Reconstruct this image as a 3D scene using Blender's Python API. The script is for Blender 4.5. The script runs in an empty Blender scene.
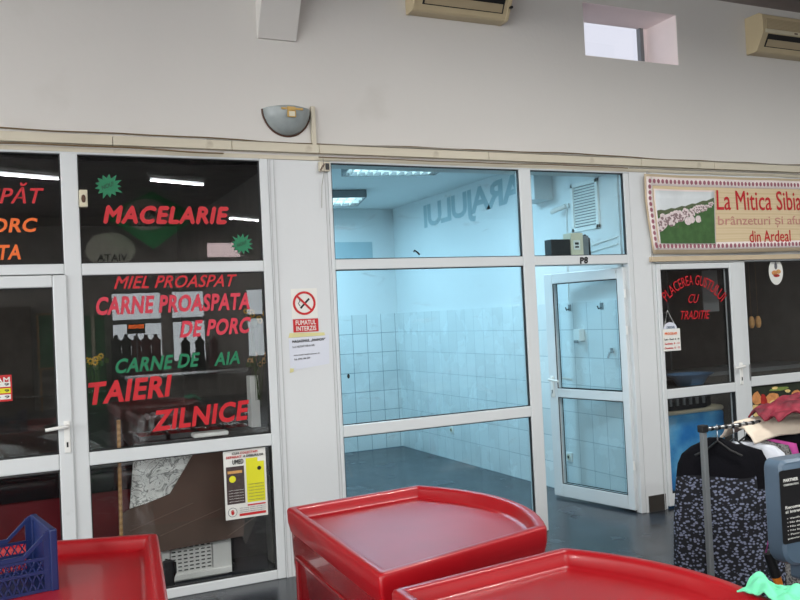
import bpy, bmesh, math, random
import numpy as np
from mathutils import Vector, Matrix
random.seed(7)
sc = bpy.context.scene
COL = sc.collection
PI = math.pi

# ------------------------------------------------------------------ camera
CAM = np.array([0.0, -5.45, 1.68]); F = 845.0
yaw, pitch, roll = [math.radians(v) for v in (24.895, 1.165, -2.779)]
fw = np.array([math.sin(yaw)*math.cos(pitch), math.cos(yaw)*math.cos(pitch), math.sin(pitch)])
rt0 = np.array([math.cos(yaw), -math.sin(yaw), 0.0]); up0 = np.cross(rt0, fw)
rt = rt0*math.cos(roll) + up0*math.sin(roll); up = -rt0*math.sin(roll) + up0*math.cos(roll)
cd = bpy.data.cameras.new('camera'); cam = bpy.data.objects.new('camera', cd); COL.objects.link(cam)
cam.matrix_world = Matrix(((rt[0], up[0], -fw[0], CAM[0]), (rt[1], up[1], -fw[1], CAM[1]), (rt[2], up[2], -fw[2], CAM[2]), (0, 0, 0, 1)))
cd.sensor_width = 36.0; cd.lens = F/800*36.0; cd.clip_start = 0.05; cd.clip_end = 200
sc.camera = cam

def at(axis, u, v, val):                       # a measured point of the photo carried onto a real plane of the place
    d = fw + rt*(u-400)/F - up*(v-300)/F
    t = (val-CAM[axis])/d[axis]
    return Vector((CAM+d*t).tolist())
def aty(u, v, y=0.0): return at(1, u, v, y)
def atz(u, v, z=0.0): return at(2, u, v, z)
def atx(u, v, x): return at(0, u, v, x)

# ------------------------------------------------------------------ materials
def newmat(name):
    m = bpy.data.materials.new(name); m.use_nodes = True
    nt = m.node_tree; nt.nodes.clear()
    return m, nt, nt.nodes, nt.links
def S(c):                                       # sRGB 0-255 to linear
    r = []
    for x in c:
        x = x/255.0
        r.append(x/12.92 if x <= .04045 else ((x+.055)/1.055)**2.4)
    return (r[0], r[1], r[2], 1.0)
def pbr(name, col, rough=.5, metal=0.0, var=.06, scale=6.0, bump=0.0, bscale=60.0, coat=0.0, dirt=None, spec=.5):
    m, nt, N, L = newmat(name)
    out = N.new('ShaderNodeOutputMaterial'); b = N.new('ShaderNodeBsdfPrincipled')
    L.new(b.outputs[0], out.inputs[0])
    tc = N.new('ShaderNodeTexCoord')
    nz = N.new('ShaderNodeTexNoise'); nz.inputs['Scale'].default_value = scale; nz.inputs['Detail'].default_value = 5
    L.new(tc.outputs['Object'], nz.inputs['Vector'])
    rp = N.new('ShaderNodeValToRGB')
    c = S(col)
    rp.color_ramp.elements[0].position = .3; rp.color_ramp.elements[1].position = .7
    rp.color_ramp.elements[0].color = (c[0]*(1-var), c[1]*(1-var), c[2]*(1-var), 1)
    rp.color_ramp.elements[1].color = (min(1, c[0]*(1+var)), min(1, c[1]*(1+var)), min(1, c[2]*(1+var)), 1)
    L.new(nz.outputs['Fac'], rp.inputs['Fac'])
    src = rp.outputs['Color']
    if dirt:
        n2 = N.new('ShaderNodeTexNoise'); n2.inputs['Scale'].default_value = dirt[1]; n2.inputs['Detail'].default_value = 8
        L.new(tc.outputs['Object'], n2.inputs['Vector'])
        r2 = N.new('ShaderNodeValToRGB'); r2.color_ramp.elements[0].position = dirt[2]; r2.color_ramp.elements[1].position = dirt[2]+.12
        L.new(n2.outputs['Fac'], r2.inputs['Fac'])
        mx = N.new('ShaderNodeMixRGB'); mx.inputs['Color2'].default_value = S(dirt[0])
        ml = N.new('ShaderNodeMath'); ml.operation = 'MULTIPLY'; ml.inputs[1].default_value = dirt[3]
        L.new(r2.outputs['Color'], ml.inputs[0]); L.new(ml.outputs[0], mx.inputs['Fac'])
        L.new(src, mx.inputs['Color1']); src = mx.outputs['Color']
    L.new(src, b.inputs['Base Color'])
    b.inputs['Roughness'].default_value = rough; b.inputs['Metallic'].default_value = metal
    b.inputs['Coat Weight'].default_value = coat; b.inputs['Specular IOR Level'].default_value = spec
    if bump:
        n3 = N.new('ShaderNodeTexNoise'); n3.inputs['Scale'].default_value = bscale; n3.inputs['Detail'].default_value = 6
        L.new(tc.outputs['Object'], n3.inputs['Vector'])
        bp = N.new('ShaderNodeBump'); bp.inputs['Strength'].default_value = bump; bp.inputs['Distance'].default_value = .01
        L.new(n3.outputs['Fac'], bp.inputs['Height']); L.new(bp.outputs[0], b.inputs['Normal'])
    return m
def emit(name, col, s):
    m, nt, N, L = newmat(name)
    o = N.new('ShaderNodeOutputMaterial'); e = N.new('ShaderNodeEmission')
    e.inputs[0].default_value = col if len(col) == 4 else (*col, 1); e.inputs[1].default_value = s
    L.new(e.outputs[0], o.inputs[0]); return m
def glass(name, tint=(.93, .95, .95), base=.045, streak=0.0):
    m, nt, N, L = newmat(name)
    o = N.new('ShaderNodeOutputMaterial'); t = N.new('ShaderNodeBsdfTransparent'); t.inputs[0].default_value = (*tint, 1)
    g = N.new('ShaderNodeBsdfGlossy'); g.inputs['Roughness'].default_value = 0.0
    lw = N.new('ShaderNodeLayerWeight'); lw.inputs['Blend'].default_value = .5
    p = N.new('ShaderNodeMath'); p.operation = 'POWER'; p.inputs[1].default_value = 5
    L.new(lw.outputs['Facing'], p.inputs[0])
    ml = N.new('ShaderNodeMath'); ml.operation = 'MULTIPLY_ADD'; ml.inputs[1].default_value = .8; ml.inputs[2].default_value = base
    L.new(p.outputs[0], ml.inputs[0])
    mx = N.new('ShaderNodeMixShader'); L.new(ml.outputs[0], mx.inputs[0]); L.new(t.outputs[0], mx.inputs[1]); L.new(g.outputs[0], mx.inputs[2])
    res = mx.outputs[0]
    if streak:
        tc = N.new('ShaderNodeTexCoord'); mp = N.new('ShaderNodeMapping'); mp.inputs['Scale'].default_value = (1.6, 1, 5)
        mp.inputs['Rotation'].default_value = (0, .15, 0)
        nz = N.new('ShaderNodeTexNoise'); nz.inputs['Scale'].default_value = 2.2; nz.inputs['Detail'].default_value = 8; nz.inputs['Roughness'].default_value = .62; nz.inputs['Distortion'].default_value = .8
        L.new(tc.outputs['Object'], mp.inputs[0]); L.new(mp.outputs[0], nz.inputs['Vector'])
        rp = N.new('ShaderNodeValToRGB'); rp.color_ramp.elements[0].position = .6; rp.color_ramp.elements[1].position = .78
        rp.color_ramp.elements[1].color = (streak, streak, streak, 1)
        L.new(nz.outputs['Fac'], rp.inputs['Fac'])
        df = N.new('ShaderNodeBsdfDiffuse'); df.inputs[0].default_value = (.8, .85, .88, 1)
        m2 = N.new('ShaderNodeMixShader'); L.new(rp.outputs[0], m2.inputs[0]); L.new(res, m2.inputs[1]); L.new(df.outputs[0], m2.inputs[2]); res = m2.outputs[0]
    L.new(res, o.inputs[0]); return m
def tilemat(name, plane, w, h, col, grout, rough=.25, mul=.08, gap=.004, var=.05, ox=0, oz=0, bump=.3, offset=0.0, metal=0):
    m, nt, N, L = newmat(name)
    o = N.new('ShaderNodeOutputMaterial'); b = N.new('ShaderNodeBsdfPrincipled'); L.new(b.outputs[0], o.inputs[0])
    g = N.new('ShaderNodeNewGeometry'); sp = N.new('ShaderNodeSeparateXYZ'); L.new(g.outputs['Position'], sp.inputs[0])
    cb = N.new('ShaderNodeCombineXYZ')
    a, c = {'xz': ('X', 'Z'), 'yz': ('Y', 'Z'), 'xy': ('X', 'Y')}[plane]
    L.new(sp.outputs[a], cb.inputs[0]); L.new(sp.outputs[c], cb.inputs[1])
    mp = N.new('ShaderNodeMapping'); mp.inputs['Location'].default_value = (ox, oz, 0); L.new(cb.outputs[0], mp.inputs[0])
    br = N.new('ShaderNodeTexBrick'); br.offset = offset; br.squash = 1
    br.inputs['Scale'].default_value = 1; br.inputs['Brick Width'].default_value = w; br.inputs['Row Height'].default_value = h
    br.inputs['Mortar Size'].default_value = gap; br.inputs['Mortar Smooth'].default_value = .1; br.inputs['Bias'].default_value = 0
    c1 = S(col); br.inputs['Color1'].default_value = (c1[0]*(1-var), c1[1]*(1-var), c1[2]*(1-var), 1); br.inputs['Color2'].default_value = (c1[0]*(1+var), c1[1]*(1+var), c1[2]*(1+var), 1)
    br.inputs['Mortar'].default_value = S(grout)
    L.new(mp.outputs[0], br.inputs['Vector']); 
    nz = N.new('ShaderNodeTexNoise'); nz.inputs['Scale'].default_value = 3; nz.inputs['Detail'].default_value = 6; L.new(g.outputs['Position'], nz.inputs['Vector'])
    mx = N.new('ShaderNodeMixRGB'); mx.blend_type = 'MULTIPLY'; mx.inputs[0].default_value = mul
    L.new(br.outputs['Color'], mx.inputs[1]); L.new(nz.outputs['Fac'], mx.inputs[2]); 
    L.new(mx.outputs[0], b.inputs['Base Color'])
    mr = N.new('ShaderNodeMapRange'); mr.inputs['To Min'].default_value = rough*.7; mr.inputs['To Max'].default_value = rough*1.4
    L.new(nz.outputs['Fac'], mr.inputs[0]); L.new(mr.outputs[0], b.inputs['Roughness'])
    bp = N.new('ShaderNodeBump'); bp.invert = True; bp.inputs['Strength'].default_value = bump; bp.inputs['Distance'].default_value = .003
    L.new(br.outputs['Fac'], bp.inputs['Height']); L.new(bp.outputs[0], b.inputs['Normal'])
    return m
def patmat(name, kind, cols, scale, rough=.85, stops=None, bump=0, mapping=(1, 1, 1)):
    m, nt, N, L = newmat(name)
    o = N.new('ShaderNodeOutputMaterial'); b = N.new('ShaderNodeBsdfPrincipled'); L.new(b.outputs[0], o.inputs[0])
    b.inputs['Roughness'].default_value = rough
    tc = N.new('ShaderNodeTexCoord'); mp = N.new('ShaderNodeMapping'); mp.inputs['Scale'].default_value = mapping; L.new(tc.outputs['Object'], mp.inputs[0])
    if kind == 'voronoi':
        t = N.new('ShaderNodeTexVoronoi'); t.inputs['Scale'].default_value = scale; f = t.outputs['Distance']
    elif kind == 'cells':
        t = N.new('ShaderNodeTexVoronoi'); t.inputs['Scale'].default_value = scale
        s = N.new('ShaderNodeSeparateColor'); L.new(t.outputs['Color'], s.inputs[0]); f = s.outputs[0]
    elif kind == 'wave':
        t = N.new('ShaderNodeTexWave'); t.inputs['Scale'].default_value = scale; t.inputs['Distortion'].default_value = 3; t.bands_direction = 'Z'; f = t.outputs['Fac']
    else:
        t = N.new('ShaderNodeTexNoise'); t.inputs['Scale'].default_value = scale; t.inputs['Detail'].default_value = 6; t.inputs['Distortion'].default_value = 1.5 if kind == 'marble' else 0; f = t.outputs['Fac']
    L.new(mp.outputs[0], t.inputs['Vector'])
    rp = N.new('ShaderNodeValToRGB'); L.new(f, rp.inputs['Fac'])
    el = rp.color_ramp.elements
    stops = stops or [i/(len(cols)-1) for i in range(len(cols))]
    while len(el) < len(cols): el.new(.5)
    for i, (c, s_) in enumerate(zip(cols, stops)): el[i].position = s_
    for i, c in enumerate(cols): el[i].color = S(c)
    L.new(rp.outputs[0], b.inputs['Base Color'])
    if bump:
        bp = N.new('ShaderNodeBump'); bp.inputs['Strength'].default_value = bump; bp.inputs['Distance'].default_value = .005; L.new(f, bp.inputs['Height']); L.new(bp.outputs[0], b.inputs['Normal'])
    return m

M = {}
M['plaster'] = pbr('plaster', (214, 211, 206), .85, var=.025, scale=.9, bump=.12, bscale=25, dirt=((185, 180, 170), 1.3, .62, .35))
M['pier'] = pbr('pier_paint', (214, 217, 218), .55, var=.02, scale=2, bump=.05, bscale=30, dirt=((170, 165, 155), 5, .7, .5))
M['ceil'] = pbr('ceiling_paint', (160, 150, 146), .9, var=.03)
M['hallgrey'] = pbr('opposite_plaster', (176, 166, 160), .9, var=.1)
M['pvc'] = pbr('white_pvc', (212, 216, 217), .35, var=.015, scale=3, dirt=((165, 165, 160), 9, .72, .35))
M['pvcshade'] = pbr('frame_gasket', (30, 32, 34), .6)
M['gasket'] = M['pvcshade']
M['glass'] = glass('shop_glass', (.95, .96, .96), .048)
M['glassclear'] = glass('vacant_glass', (.90, .965, .985), .03, streak=.11)
M['glassdoor'] = glass('door_glass', (.90, .965, .985), .03, streak=.05)
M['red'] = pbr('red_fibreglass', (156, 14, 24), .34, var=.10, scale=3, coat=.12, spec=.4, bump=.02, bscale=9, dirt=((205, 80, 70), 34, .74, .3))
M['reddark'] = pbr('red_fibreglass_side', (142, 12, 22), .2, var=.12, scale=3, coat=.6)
M['blueplastic'] = pbr('blue_crate_plastic', (18, 36, 86), .4, var=.1)
M['vinylred'] = pbr('red_vinyl', (196, 24, 36), .5, var=.02)
M['vinylpink'] = pbr('faded_red_vinyl', (205, 52, 72), .5, var=.04)
M['vinylorange'] = pbr('orange_vinyl', (232, 104, 24), .5, var=.02)
M['vinylgreen'] = pbr('green_vinyl', (12, 118, 78), .5, var=.04)
M['black'] = pbr('black_plastic', (20, 20, 22), .5)
M['ink'] = pbr('black_ink', (25, 25, 28), .7)
M['greyink'] = pbr('grey_ink', (95, 95, 100), .7)
M['white'] = pbr('white_plastic', (232, 232, 228), .45, var=.02)
M['paper'] = pbr('white_paper', (214, 218, 228), .8, var=.02)
M['cream'] = pbr('cream_plastic', (214, 206, 180), .5, var=.03, dirt=((150, 130, 95), 8, .68, .5))
M['acbeige'] = pbr('aged_beige_plastic', (196, 180, 146), .45, var=.03, scale=4)
M['acbrown'] = pbr('yellowed_panel_plastic', (176, 160, 130), .4, var=.03)
M['trunk'] = pbr('cream_trunking', (206, 198, 178), .55, var=.05, scale=3, dirt=((120, 100, 70), 7, .66, .5))
M['cable'] = pbr('brown_cable', (120, 100, 70), .6)
M['cablegrey'] = pbr('grey_cable', (150, 146, 135), .6)
M['lampshade'] = pbr('frosted_grey_shade', (150, 158, 158), .3, var=.08, scale=20)
M['amber'] = pbr('amber_mark', (196, 160, 90), .6)
M['rust'] = pbr('rusty_edge', (90, 62, 48), .7)
M['metal'] = pbr('brushed_steel', (170, 172, 174), .3, metal=.9)
M['greymetal'] = pbr('grey_painted_steel', (125, 130, 132), .4, metal=.3)
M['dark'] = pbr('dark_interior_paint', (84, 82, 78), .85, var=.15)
M['darkfloor'] = pbr('dark_interior_floor', (40, 40, 42), .5)
M['darkred'] = pbr('dark_red_panel', (96, 14, 24), .35, var=.25, scale=3)
M['blackgloss'] = pbr('black_gloss', (26, 28, 30), .2, coat=.4)
M['brown'] = pbr('brown_board', (88, 70, 60), .6, var=.08, scale=5)
M['scratch'] = pbr('scratch_mark', (124, 106, 94), .7)
M['joint'] = pbr('joint_strip', (188, 190, 190), .6)
M['marble'] = patmat('marble_print', 'marble', [(110, 118, 116), (225, 228, 224), (246, 248, 245), (120, 126, 124), (242, 244, 241)], 11, .35, [.30, .40, .49, .53, .57])
M['wood'] = patmat('stick_wood', 'wave', [(150, 112, 62), (178, 138, 84)], 8, .6)
M['roomwall'] = pbr('room_paint', (222, 226, 226), .7, var=.015, bump=.05, bscale=20)
M['reflectteal'] = pbr('teal_reflection', (168, 190, 196), .7, var=.05)  # teal tone that paints glass reflections onto the vacant unit walls
M['tile_b'] = tilemat('tile_back', 'xz', .2, .248, (222, 228, 228), (140, 160, 168), oz=-.003, ox=.03)
M['tile_r'] = tilemat('tile_right', 'yz', .2, .248, (224, 230, 230), (168, 184, 190), oz=-.003, gap=.003)
M['slate'] = tilemat('slate_floor_tile', 'xy', .6, .3, (52, 58, 66), (14, 16, 18), rough=.24, mul=.35, gap=.009, var=.2, offset=.5, ox=.1, oz=.05)
M['walldark'] = pbr('brown_skirting_tile', (52, 48, 44), .5)
M['banner'] = patmat('banner_wood_print', 'wave', [(214, 193, 156), (219, 199, 163), (208, 186, 148)], 7, .7, mapping=(.12, 1, 1))
M['bannerhem'] = pbr('banner_hem', (196, 178, 150), .8)
M['bwhite'] = pbr('banner_white_border', (238, 226, 222), .75)
M['bpurple'] = pbr('banner_purple_dots', (150, 92, 104), .75)
M['bred'] = pbr('banner_red_text', (190, 30, 40), .75)
M['bpink'] = pbr('banner_faded_text', (196, 138, 128), .75)
M['bsky'] = pbr('print_sky', (214, 220, 222), .75)
M['bhill'] = pbr('print_far_hill', (84, 96, 66), .75)
M['bgrass'] = pbr('print_grass', (62, 98, 52), .75, var=.2, scale=18)
M['bsheep'] = pbr('print_sheep', (222, 208, 208), .75, var=.15, scale=60)
M['bsheepd'] = pbr('print_sheep_dark', (140, 116, 118), .75)
M['signwhite'] = pbr('sign_white', (228, 228, 222), .5)
M['signred'] = pbr('sign_red', (196, 30, 34), .5)
M['yellow'] = pbr('poster_yellow', (226, 222, 40), .7, var=.05)
M['posterdark'] = pbr('poster_dark', (70, 56, 56), .7, var=.2, scale=50)
M['tape'] = pbr('yellowed_tape', (214, 208, 150), .5)
M['freezerblue'] = patmat('freezer_sky_print', 'noise', [(40, 130, 205), (90, 175, 230), (170, 215, 238)], 2.6, .4, [.38, .52, .68])
M['bluebasin'] = pbr('blue_basin', (96, 134, 172), .4)
M['tan'] = pbr('tan_product', (200, 150, 90), .6, var=.2, scale=20)
M['foodbg'] = pbr('food_print_dark', (34, 42, 30), .6, var=.3, scale=15)
M['bread'] = pbr('food_print_bread', (206, 140, 84), .6, var=.25, scale=30)
M['cheese'] = pbr('food_print_cheese', (226, 198, 130), .6, var=.15, scale=30)
M['meat'] = pbr('food_print_meat', (164, 40, 34), .6, var=.25, scale=30)
M['greenleaf'] = pbr('food_print_green', (120, 140, 70), .6, var=.3, scale=30)
M['dressblack'] = pbr('black_fabric', (9, 9, 15), .95, spec=.2, var=.2, bump=.3, bscale=90)
M['dresspat'] = patmat('spotted_fabric', 'voronoi', [(122, 128, 150), (86, 92, 112), (10, 11, 20)], 50, .85, [.26, .40, .46], mapping=(1, 1, 1.4))
M['greyspeck'] = patmat('speckled_fabric', 'noise', [(50, 50, 52), (150, 148, 146), (70, 70, 72)], 60, .9, [.35, .5, .6])
M['shirtwhite'] = pbr('white_cotton', (214, 218, 226), .85, bump=.3, bscale=15)
M['creamcloth'] = pbr('cream_cotton', (214, 200, 182), .85, var=.05, bump=.3, bscale=20)
M['pink'] = pbr('pink_fabric', (212, 84, 168), .8, var=.1)
M['burgundy'] = patmat('burgundy_fabric', 'noise', [(84, 12, 28), (128, 22, 44), (156, 48, 68)], 14, .7, [.35, .55, .75], bump=.4)
M['mint'] = pbr('mint_green_fabric', (112, 222, 172), .75, var=.08, bump=.2, bscale=20)
M['bluegrey'] = pbr('blue_grey_plastic', (84, 104, 122), .35, var=.06, coat=.3)
M['orange'] = pbr('orange_rubber', (224, 128, 36), .45)
M['rosepost'] = pbr('rose_tinted_metal', (150, 112, 104), .4)
M['sunflower'] = pbr('yellow_petals', (214, 168, 60), .7)
M['leaf'] = pbr('dried_green_leaf', (70, 84, 50), .8)
M['tray'] = pbr('steel_tray', (190, 192, 194), .25, metal=.8)
M['pinkmeat'] = pbr('fresh_meat', (150, 50, 48), .4, var=.3, scale=12)
M['tube'] = emit('fluorescent_tube', (.95, .98, 1.0), 14)
M['coolpanel'] = emit('cool_tube', (.62, .90, 1.0), 6.0)
M['daylight'] = emit('daylight_pane', (.88, .95, 1.0), 5.0)
M['fillpane'] = emit('added_fill_pane', (.97, .99, 1.0), 5.5)  # glow of the unseen panels added to light the hall
M['led'] = emit('led_orange', (1.0, .16, .02), 9)
M['sky_cler'] = emit('hazy_sky_pane', (1.0, .78, .78), 6)
M['greensign'] = pbr('green_sign', (60, 190, 110), .5)
M['creamsign'] = pbr('cream_sign', (250, 246, 226), .5)
M['boardgreen'] = pbr('green_board', (40, 120, 70), .7)
M['reveal'] = pbr('reveal_plaster', (250, 238, 236), .8, var=.02)

# ------------------------------------------------------------------ mesh helpers
OFF = {}
class MB:
    def __init__(s): s.v = []; s.f = []
    def add(s, vs, fs):
        n = len(s.v); s.v += [tuple(v) for v in vs]; s.f += [tuple(i+n for i in f) for f in fs]; return s
    def box(s, x0, y0, z0, x1, y1, z1):
        x0, x1 = sorted((x0, x1)); y0, y1 = sorted((y0, y1)); z0, z1 = sorted((z0, z1))
        v = [(x0, y0, z0), (x1, y0, z0), (x1, y1, z0), (x0, y1, z0), (x0, y0, z1), (x1, y0, z1), (x1, y1, z1), (x0, y1, z1)]
        return s.add(v, [(0, 3, 2, 1), (4, 5, 6, 7), (0, 1, 5, 4), (1, 2, 6, 5), (2, 3, 7, 6), (3, 0, 4, 7)])
    def prism(s, poly, d):                      # poly: 3-D loop; d: extrusion vector
        n = len(poly); a = [Vector(p) for p in poly]; b = [p+Vector(d) for p in a]
        f = [tuple(range(n))[::-1], tuple(range(n, 2*n))]
        f += [(i, (i+1) % n, n+(i+1) % n, n+i) for i in range(n)]
        return s.add(a+b, f)
    def tube(s, pts, r, seg=8, cap=True, r2=None):
        pts = [Vector(p) for p in pts]; n = len(pts); rings = []
        ref = Vector((0, 0, 1))
        for i, p in enumerate(pts):
            t = (pts[min(i+1, n-1)]-pts[max(i-1, 0)]).normalized()
            a = ref if abs(t.dot(ref)) < .95 else Vector((1, 0, 0))
            x = t.cross(a).normalized(); y = t.cross(x)
            rr = r if r2 is None else r+(r2-r)*i/(n-1)
            rings.append([p+x*math.cos(2*PI*k/seg)*rr+y*math.sin(2*PI*k/seg)*rr for k in range(seg)])
        vs = [q for g in rings for q in g]; fs = []
        for i in range(n-1):
            for k in range(seg):
                fs.append((i*seg+k, i*seg+(k+1) % seg, (i+1)*seg+(k+1) % seg, (i+1)*seg+k))
        if cap: fs += [tuple(range(seg))[::-1], tuple(range((n-1)*seg, n*seg))]
        return s.add(vs, fs)
    def loft(s, rings, cap=True):
        m = len(rings[0]); vs = [q for g in rings for q in g]; fs = []
        for i in range(len(rings)-1):
            for k in range(m):
                fs.append((i*m+k, i*m+(k+1) % m, (i+1)*m+(k+1) % m, (i+1)*m+k))
        if cap: fs += [tuple(range(m))[::-1], tuple(range((len(rings)-1)*m, len(rings)*m))]
        return s.add(vs, fs)
    def grid(s, fn, nu, nv):
        vs = [fn(i/(nu-1), j/(nv-1)) for j in range(nv) for i in range(nu)]
        fs = [(j*nu+i, j*nu+i+1, (j+1)*nu+i+1, (j+1)*nu+i) for j in range(nv-1) for i in range(nu-1)]
        return s.add(vs, fs)
    def disc(s, c, ux, uy, n=20, d=None):
        ux = Vector(ux); uy = Vector(uy); c = Vector(c)
        poly = [c+ux*math.cos(2*PI*k/n)+uy*math.sin(2*PI*k/n) for k in range(n)]
        if d is None: return s.add(poly, [tuple(range(n))])
        return s.prism(poly, d)
    def ball(s, c, r, n=8, m=6, sc3=(1, 1, 1)):
        rings = []
        for j in range(1, m):
            th = PI*j/m
            rings.append([(c[0]+r*sc3[0]*math.sin(th)*math.cos(2*PI*k/n), c[1]+r*sc3[1]*math.sin(th)*math.sin(2*PI*k/n), c[2]-r*sc3[2]*math.cos(th)) for k in range(n)])
        return s.loft(rings)
    def build(s, name, mat, parent=None, smooth=None, bevel=0, solid=0, local=False, loc=None, recalc=True, segs=2):
        off = Vector((0, 0, 0))
        if parent is not None and not local: off = OFF.get(parent.name, Vector((0, 0, 0)))
        if parent is None and s.v and not local:
            a = np.array([tuple(q) for q in s.v]); off = Vector(((a[:, 0].min()+a[:, 0].max())/2, (a[:, 1].min()+a[:, 1].max())/2, a[:, 2].min()))
            if loc is not None: off = Vector(loc)
        me = bpy.data.meshes.new(name)
        me.from_pydata([tuple(Vector(q)-off) for q in s.v], [], s.f)
        if recalc:
            bm = bmesh.new(); bm.from_mesh(me); bmesh.ops.recalc_face_normals(bm, faces=bm.faces); bm.to_mesh(me); bm.free()
        me.materials.append(M[mat] if isinstance(mat, str) else mat)
        o = bpy.data.objects.new(name, me); COL.objects.link(o)
        if parent is not None:
            o.parent = parent; OFF[o.name] = OFF.get(parent.name, Vector((0, 0, 0)))
        elif not local:
            o.location = off; OFF[o.name] = off
        if smooth:
            for p in me.polygons: p.use_smooth = True
            me.set_sharp_from_angle(angle=math.radians(smooth))
        if bevel:
            b = o.modifiers.new('bevel', 'BEVEL'); b.width = bevel; b.segments = segs; b.limit_method = 'ANGLE'; b.angle_limit = math.radians(40)
        if solid:
            b = o.modifiers.new('solid', 'SOLIDIFY'); b.thickness = solid; b.offset = 0
        return o
def tag(o, label=None, cat=None, group=None, kind=None):
    if label: o['label'] = label
    if cat: o['category'] = cat
    if group: o['group'] = group
    if kind: o['kind'] = kind
    return o
def empty(name, loc, label=None, cat=None, group=None, kind=None, rot=0):
    o = bpy.data.objects.new(name, None); COL.objects.link(o); o.location = loc; o.empty_display_size = .1
    o.rotation_euler = (0, 0, rot)
    OFF[o.name] = Vector(loc)
    return tag(o, label, cat, group, kind)
def struct(o, label=None): 
    o['kind'] = 'structure'
    if label: o['label'] = label
    return o
def copy_tree(o, parent=None):
    c = o.copy(); COL.objects.link(c)
    if parent is not None: c.parent = parent
    for ch in [x for x in bpy.data.objects if x.parent == o]: copy_tree(ch, c)
    return c

def text_mesh(name, s, bold=.02, shear=0.0, spacing=1.0, ext=.0, res=3):
    c = bpy.data.curves.new(name, 'FONT'); c.body = s; c.size = 1; c.offset = bold; c.shear = 0; c.resolution_u = res
    c.space_character = spacing; c.extrude = ext; c.fill_mode = 'BOTH' if ext else 'FRONT'
    o = bpy.data.objects.new(name, c); COL.objects.link(o)
    dg = bpy.context.evaluated_depsgraph_get(); me = bpy.data.meshes.new_from_object(o.evaluated_get(dg))
    bpy.data.objects.remove(o); bpy.data.curves.remove(c)
    for v in me.vertices: v.co.x += shear*v.co.y
    return me
def text(name, s, bl, br, tl, mat, parent=None, bold=.02, shear=0.0, spacing=None, warp=None, flip=False, label=None, thick=.001, nrm=(0, -1, 0), rows=None):
    """flat lettering filling the parallelogram bl, br, tl"""
    spacing = spacing or 1+bold*2.2
    if 'M' in s and bold:
        me0 = text_mesh(name, s, 0, shear, spacing, ext=.01); vs = []; fs = []
        for k, (dx_, dy_) in enumerate(((-bold, 0), (bold, 0), (0, -bold), (0, bold))):
            n0 = len(vs); vs += [(v.co.x+dx_, v.co.y+dy_, v.co.z+(.0015*k if v.co.z > 0 else 0)) for v in me0.vertices]; fs += [tuple(i+n0 for i in p_.vertices) for p_ in me0.polygons]
        bpy.data.meshes.remove(me0); me = bpy.data.meshes.new(name); me.from_pydata(vs, [], fs)
    else: me = text_mesh(name, s, bold, shear, spacing, ext=.01)
    a = np.array([v.co[:] for v in me.vertices]); mn = a.min(0); mx = a.max(0)
    bl, br, tl = Vector(bl), Vector(br), Vector(tl); n = Vector(nrm).normalized()
    off = OFF.get(parent.name, Vector((0, 0, 0))) if parent is not None else Vector(bl)
    for v in me.vertices:
        fx = (v.co.x-mn[0])/(mx[0]-mn[0]); fy = (v.co.y-mn[1])/(mx[1]-mn[1]); fz = (v.co.z-mn[2])/max(1e-9, mx[2]-mn[2])
        if flip: fx = 1-fx
        p = warp(fx, fy) if warp else bl+(br-bl)*fx+(tl-bl)*fy
        v.co = p+n*(thick*fz)-off
    me.materials.clear(); me.materials.append(M[mat])
    o = bpy.data.objects.new(name, me); COL.objects.link(o)
    if parent is not None: o.parent = parent; OFF[o.name] = off
    else: o.location = off; OFF[o.name] = off
    if label: o['label'] = label
    return o
def ptext(name, s, pbl, pbr, ptl, mat, parent, y=-.002, **k):
    return text(name, s, aty(*pbl, y), aty(*pbr, y), aty(*ptl, y), mat, parent, **k)

# ------------------------------------------------------------------ setting: the hall
ZC = 4.32
XL, XR, YB = -6.0, 13.0, -15.0
# front wall with openings (butcher's front, vacant unit front, dairy front, clerestory)
T = .387
w = MB()
OP = [(-2.4, 1.605, 2.80), (2.02, 4.635, 2.80), (4.845, 8.4, 2.80)]
xs = [XL]+[a for o in OP for a in o[:2]]+[XR]
for i in range(0, len(xs), 2): pass
w.box(XL, 0, 0, -2.4, .12, 2.80); w.box(8.4, 0, 0, XR, .12, 2.80)
# upper wall around clerestory 4.27..5.25 x 3.70..4.14
cx0, cx1, cz0, cz1 = 4.272, 5.25, 3.705, 4.14
w.box(XL, 0, 2.80, cx0, T, ZC); w.box(cx1, 0, 2.80, XR, T, ZC); w.box(cx0, 0, 2.80, cx1, T, cz0); w.box(cx0, 0, cz1, cx1, T, ZC)
struct(w.build('wall_front', 'plaster'))
struct(MB().box(1.605, -.008, 0, 2.02, .12, 2.80).build('wall_pier', 'pier'), 'painted pier between the butcher front and the vacant unit')
struct(MB().box(4.635, -.012, .0, 4.845, .12, 2.80).build('wall_pier', 'pier'), 'narrow painted pier beside the open door')
for x in (1.612, 1.64, 2.0):
    struct(MB().box(x, -.013, 0, x+.004, -.0075, 2.79).build('trim_1', 'joint'), 'thin vertical joint strip on the pier')
struct(MB().box(4.66, -.018, .0, 4.835, -.011, .13).build('baseboard_pier', 'walldark'), 'chipped dark skirting tile at the foot of the pier')
struct(MB().box(4.82, -.02, 0, 4.826, -.0115, 2.79).build('trim_2', 'joint'))
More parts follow.
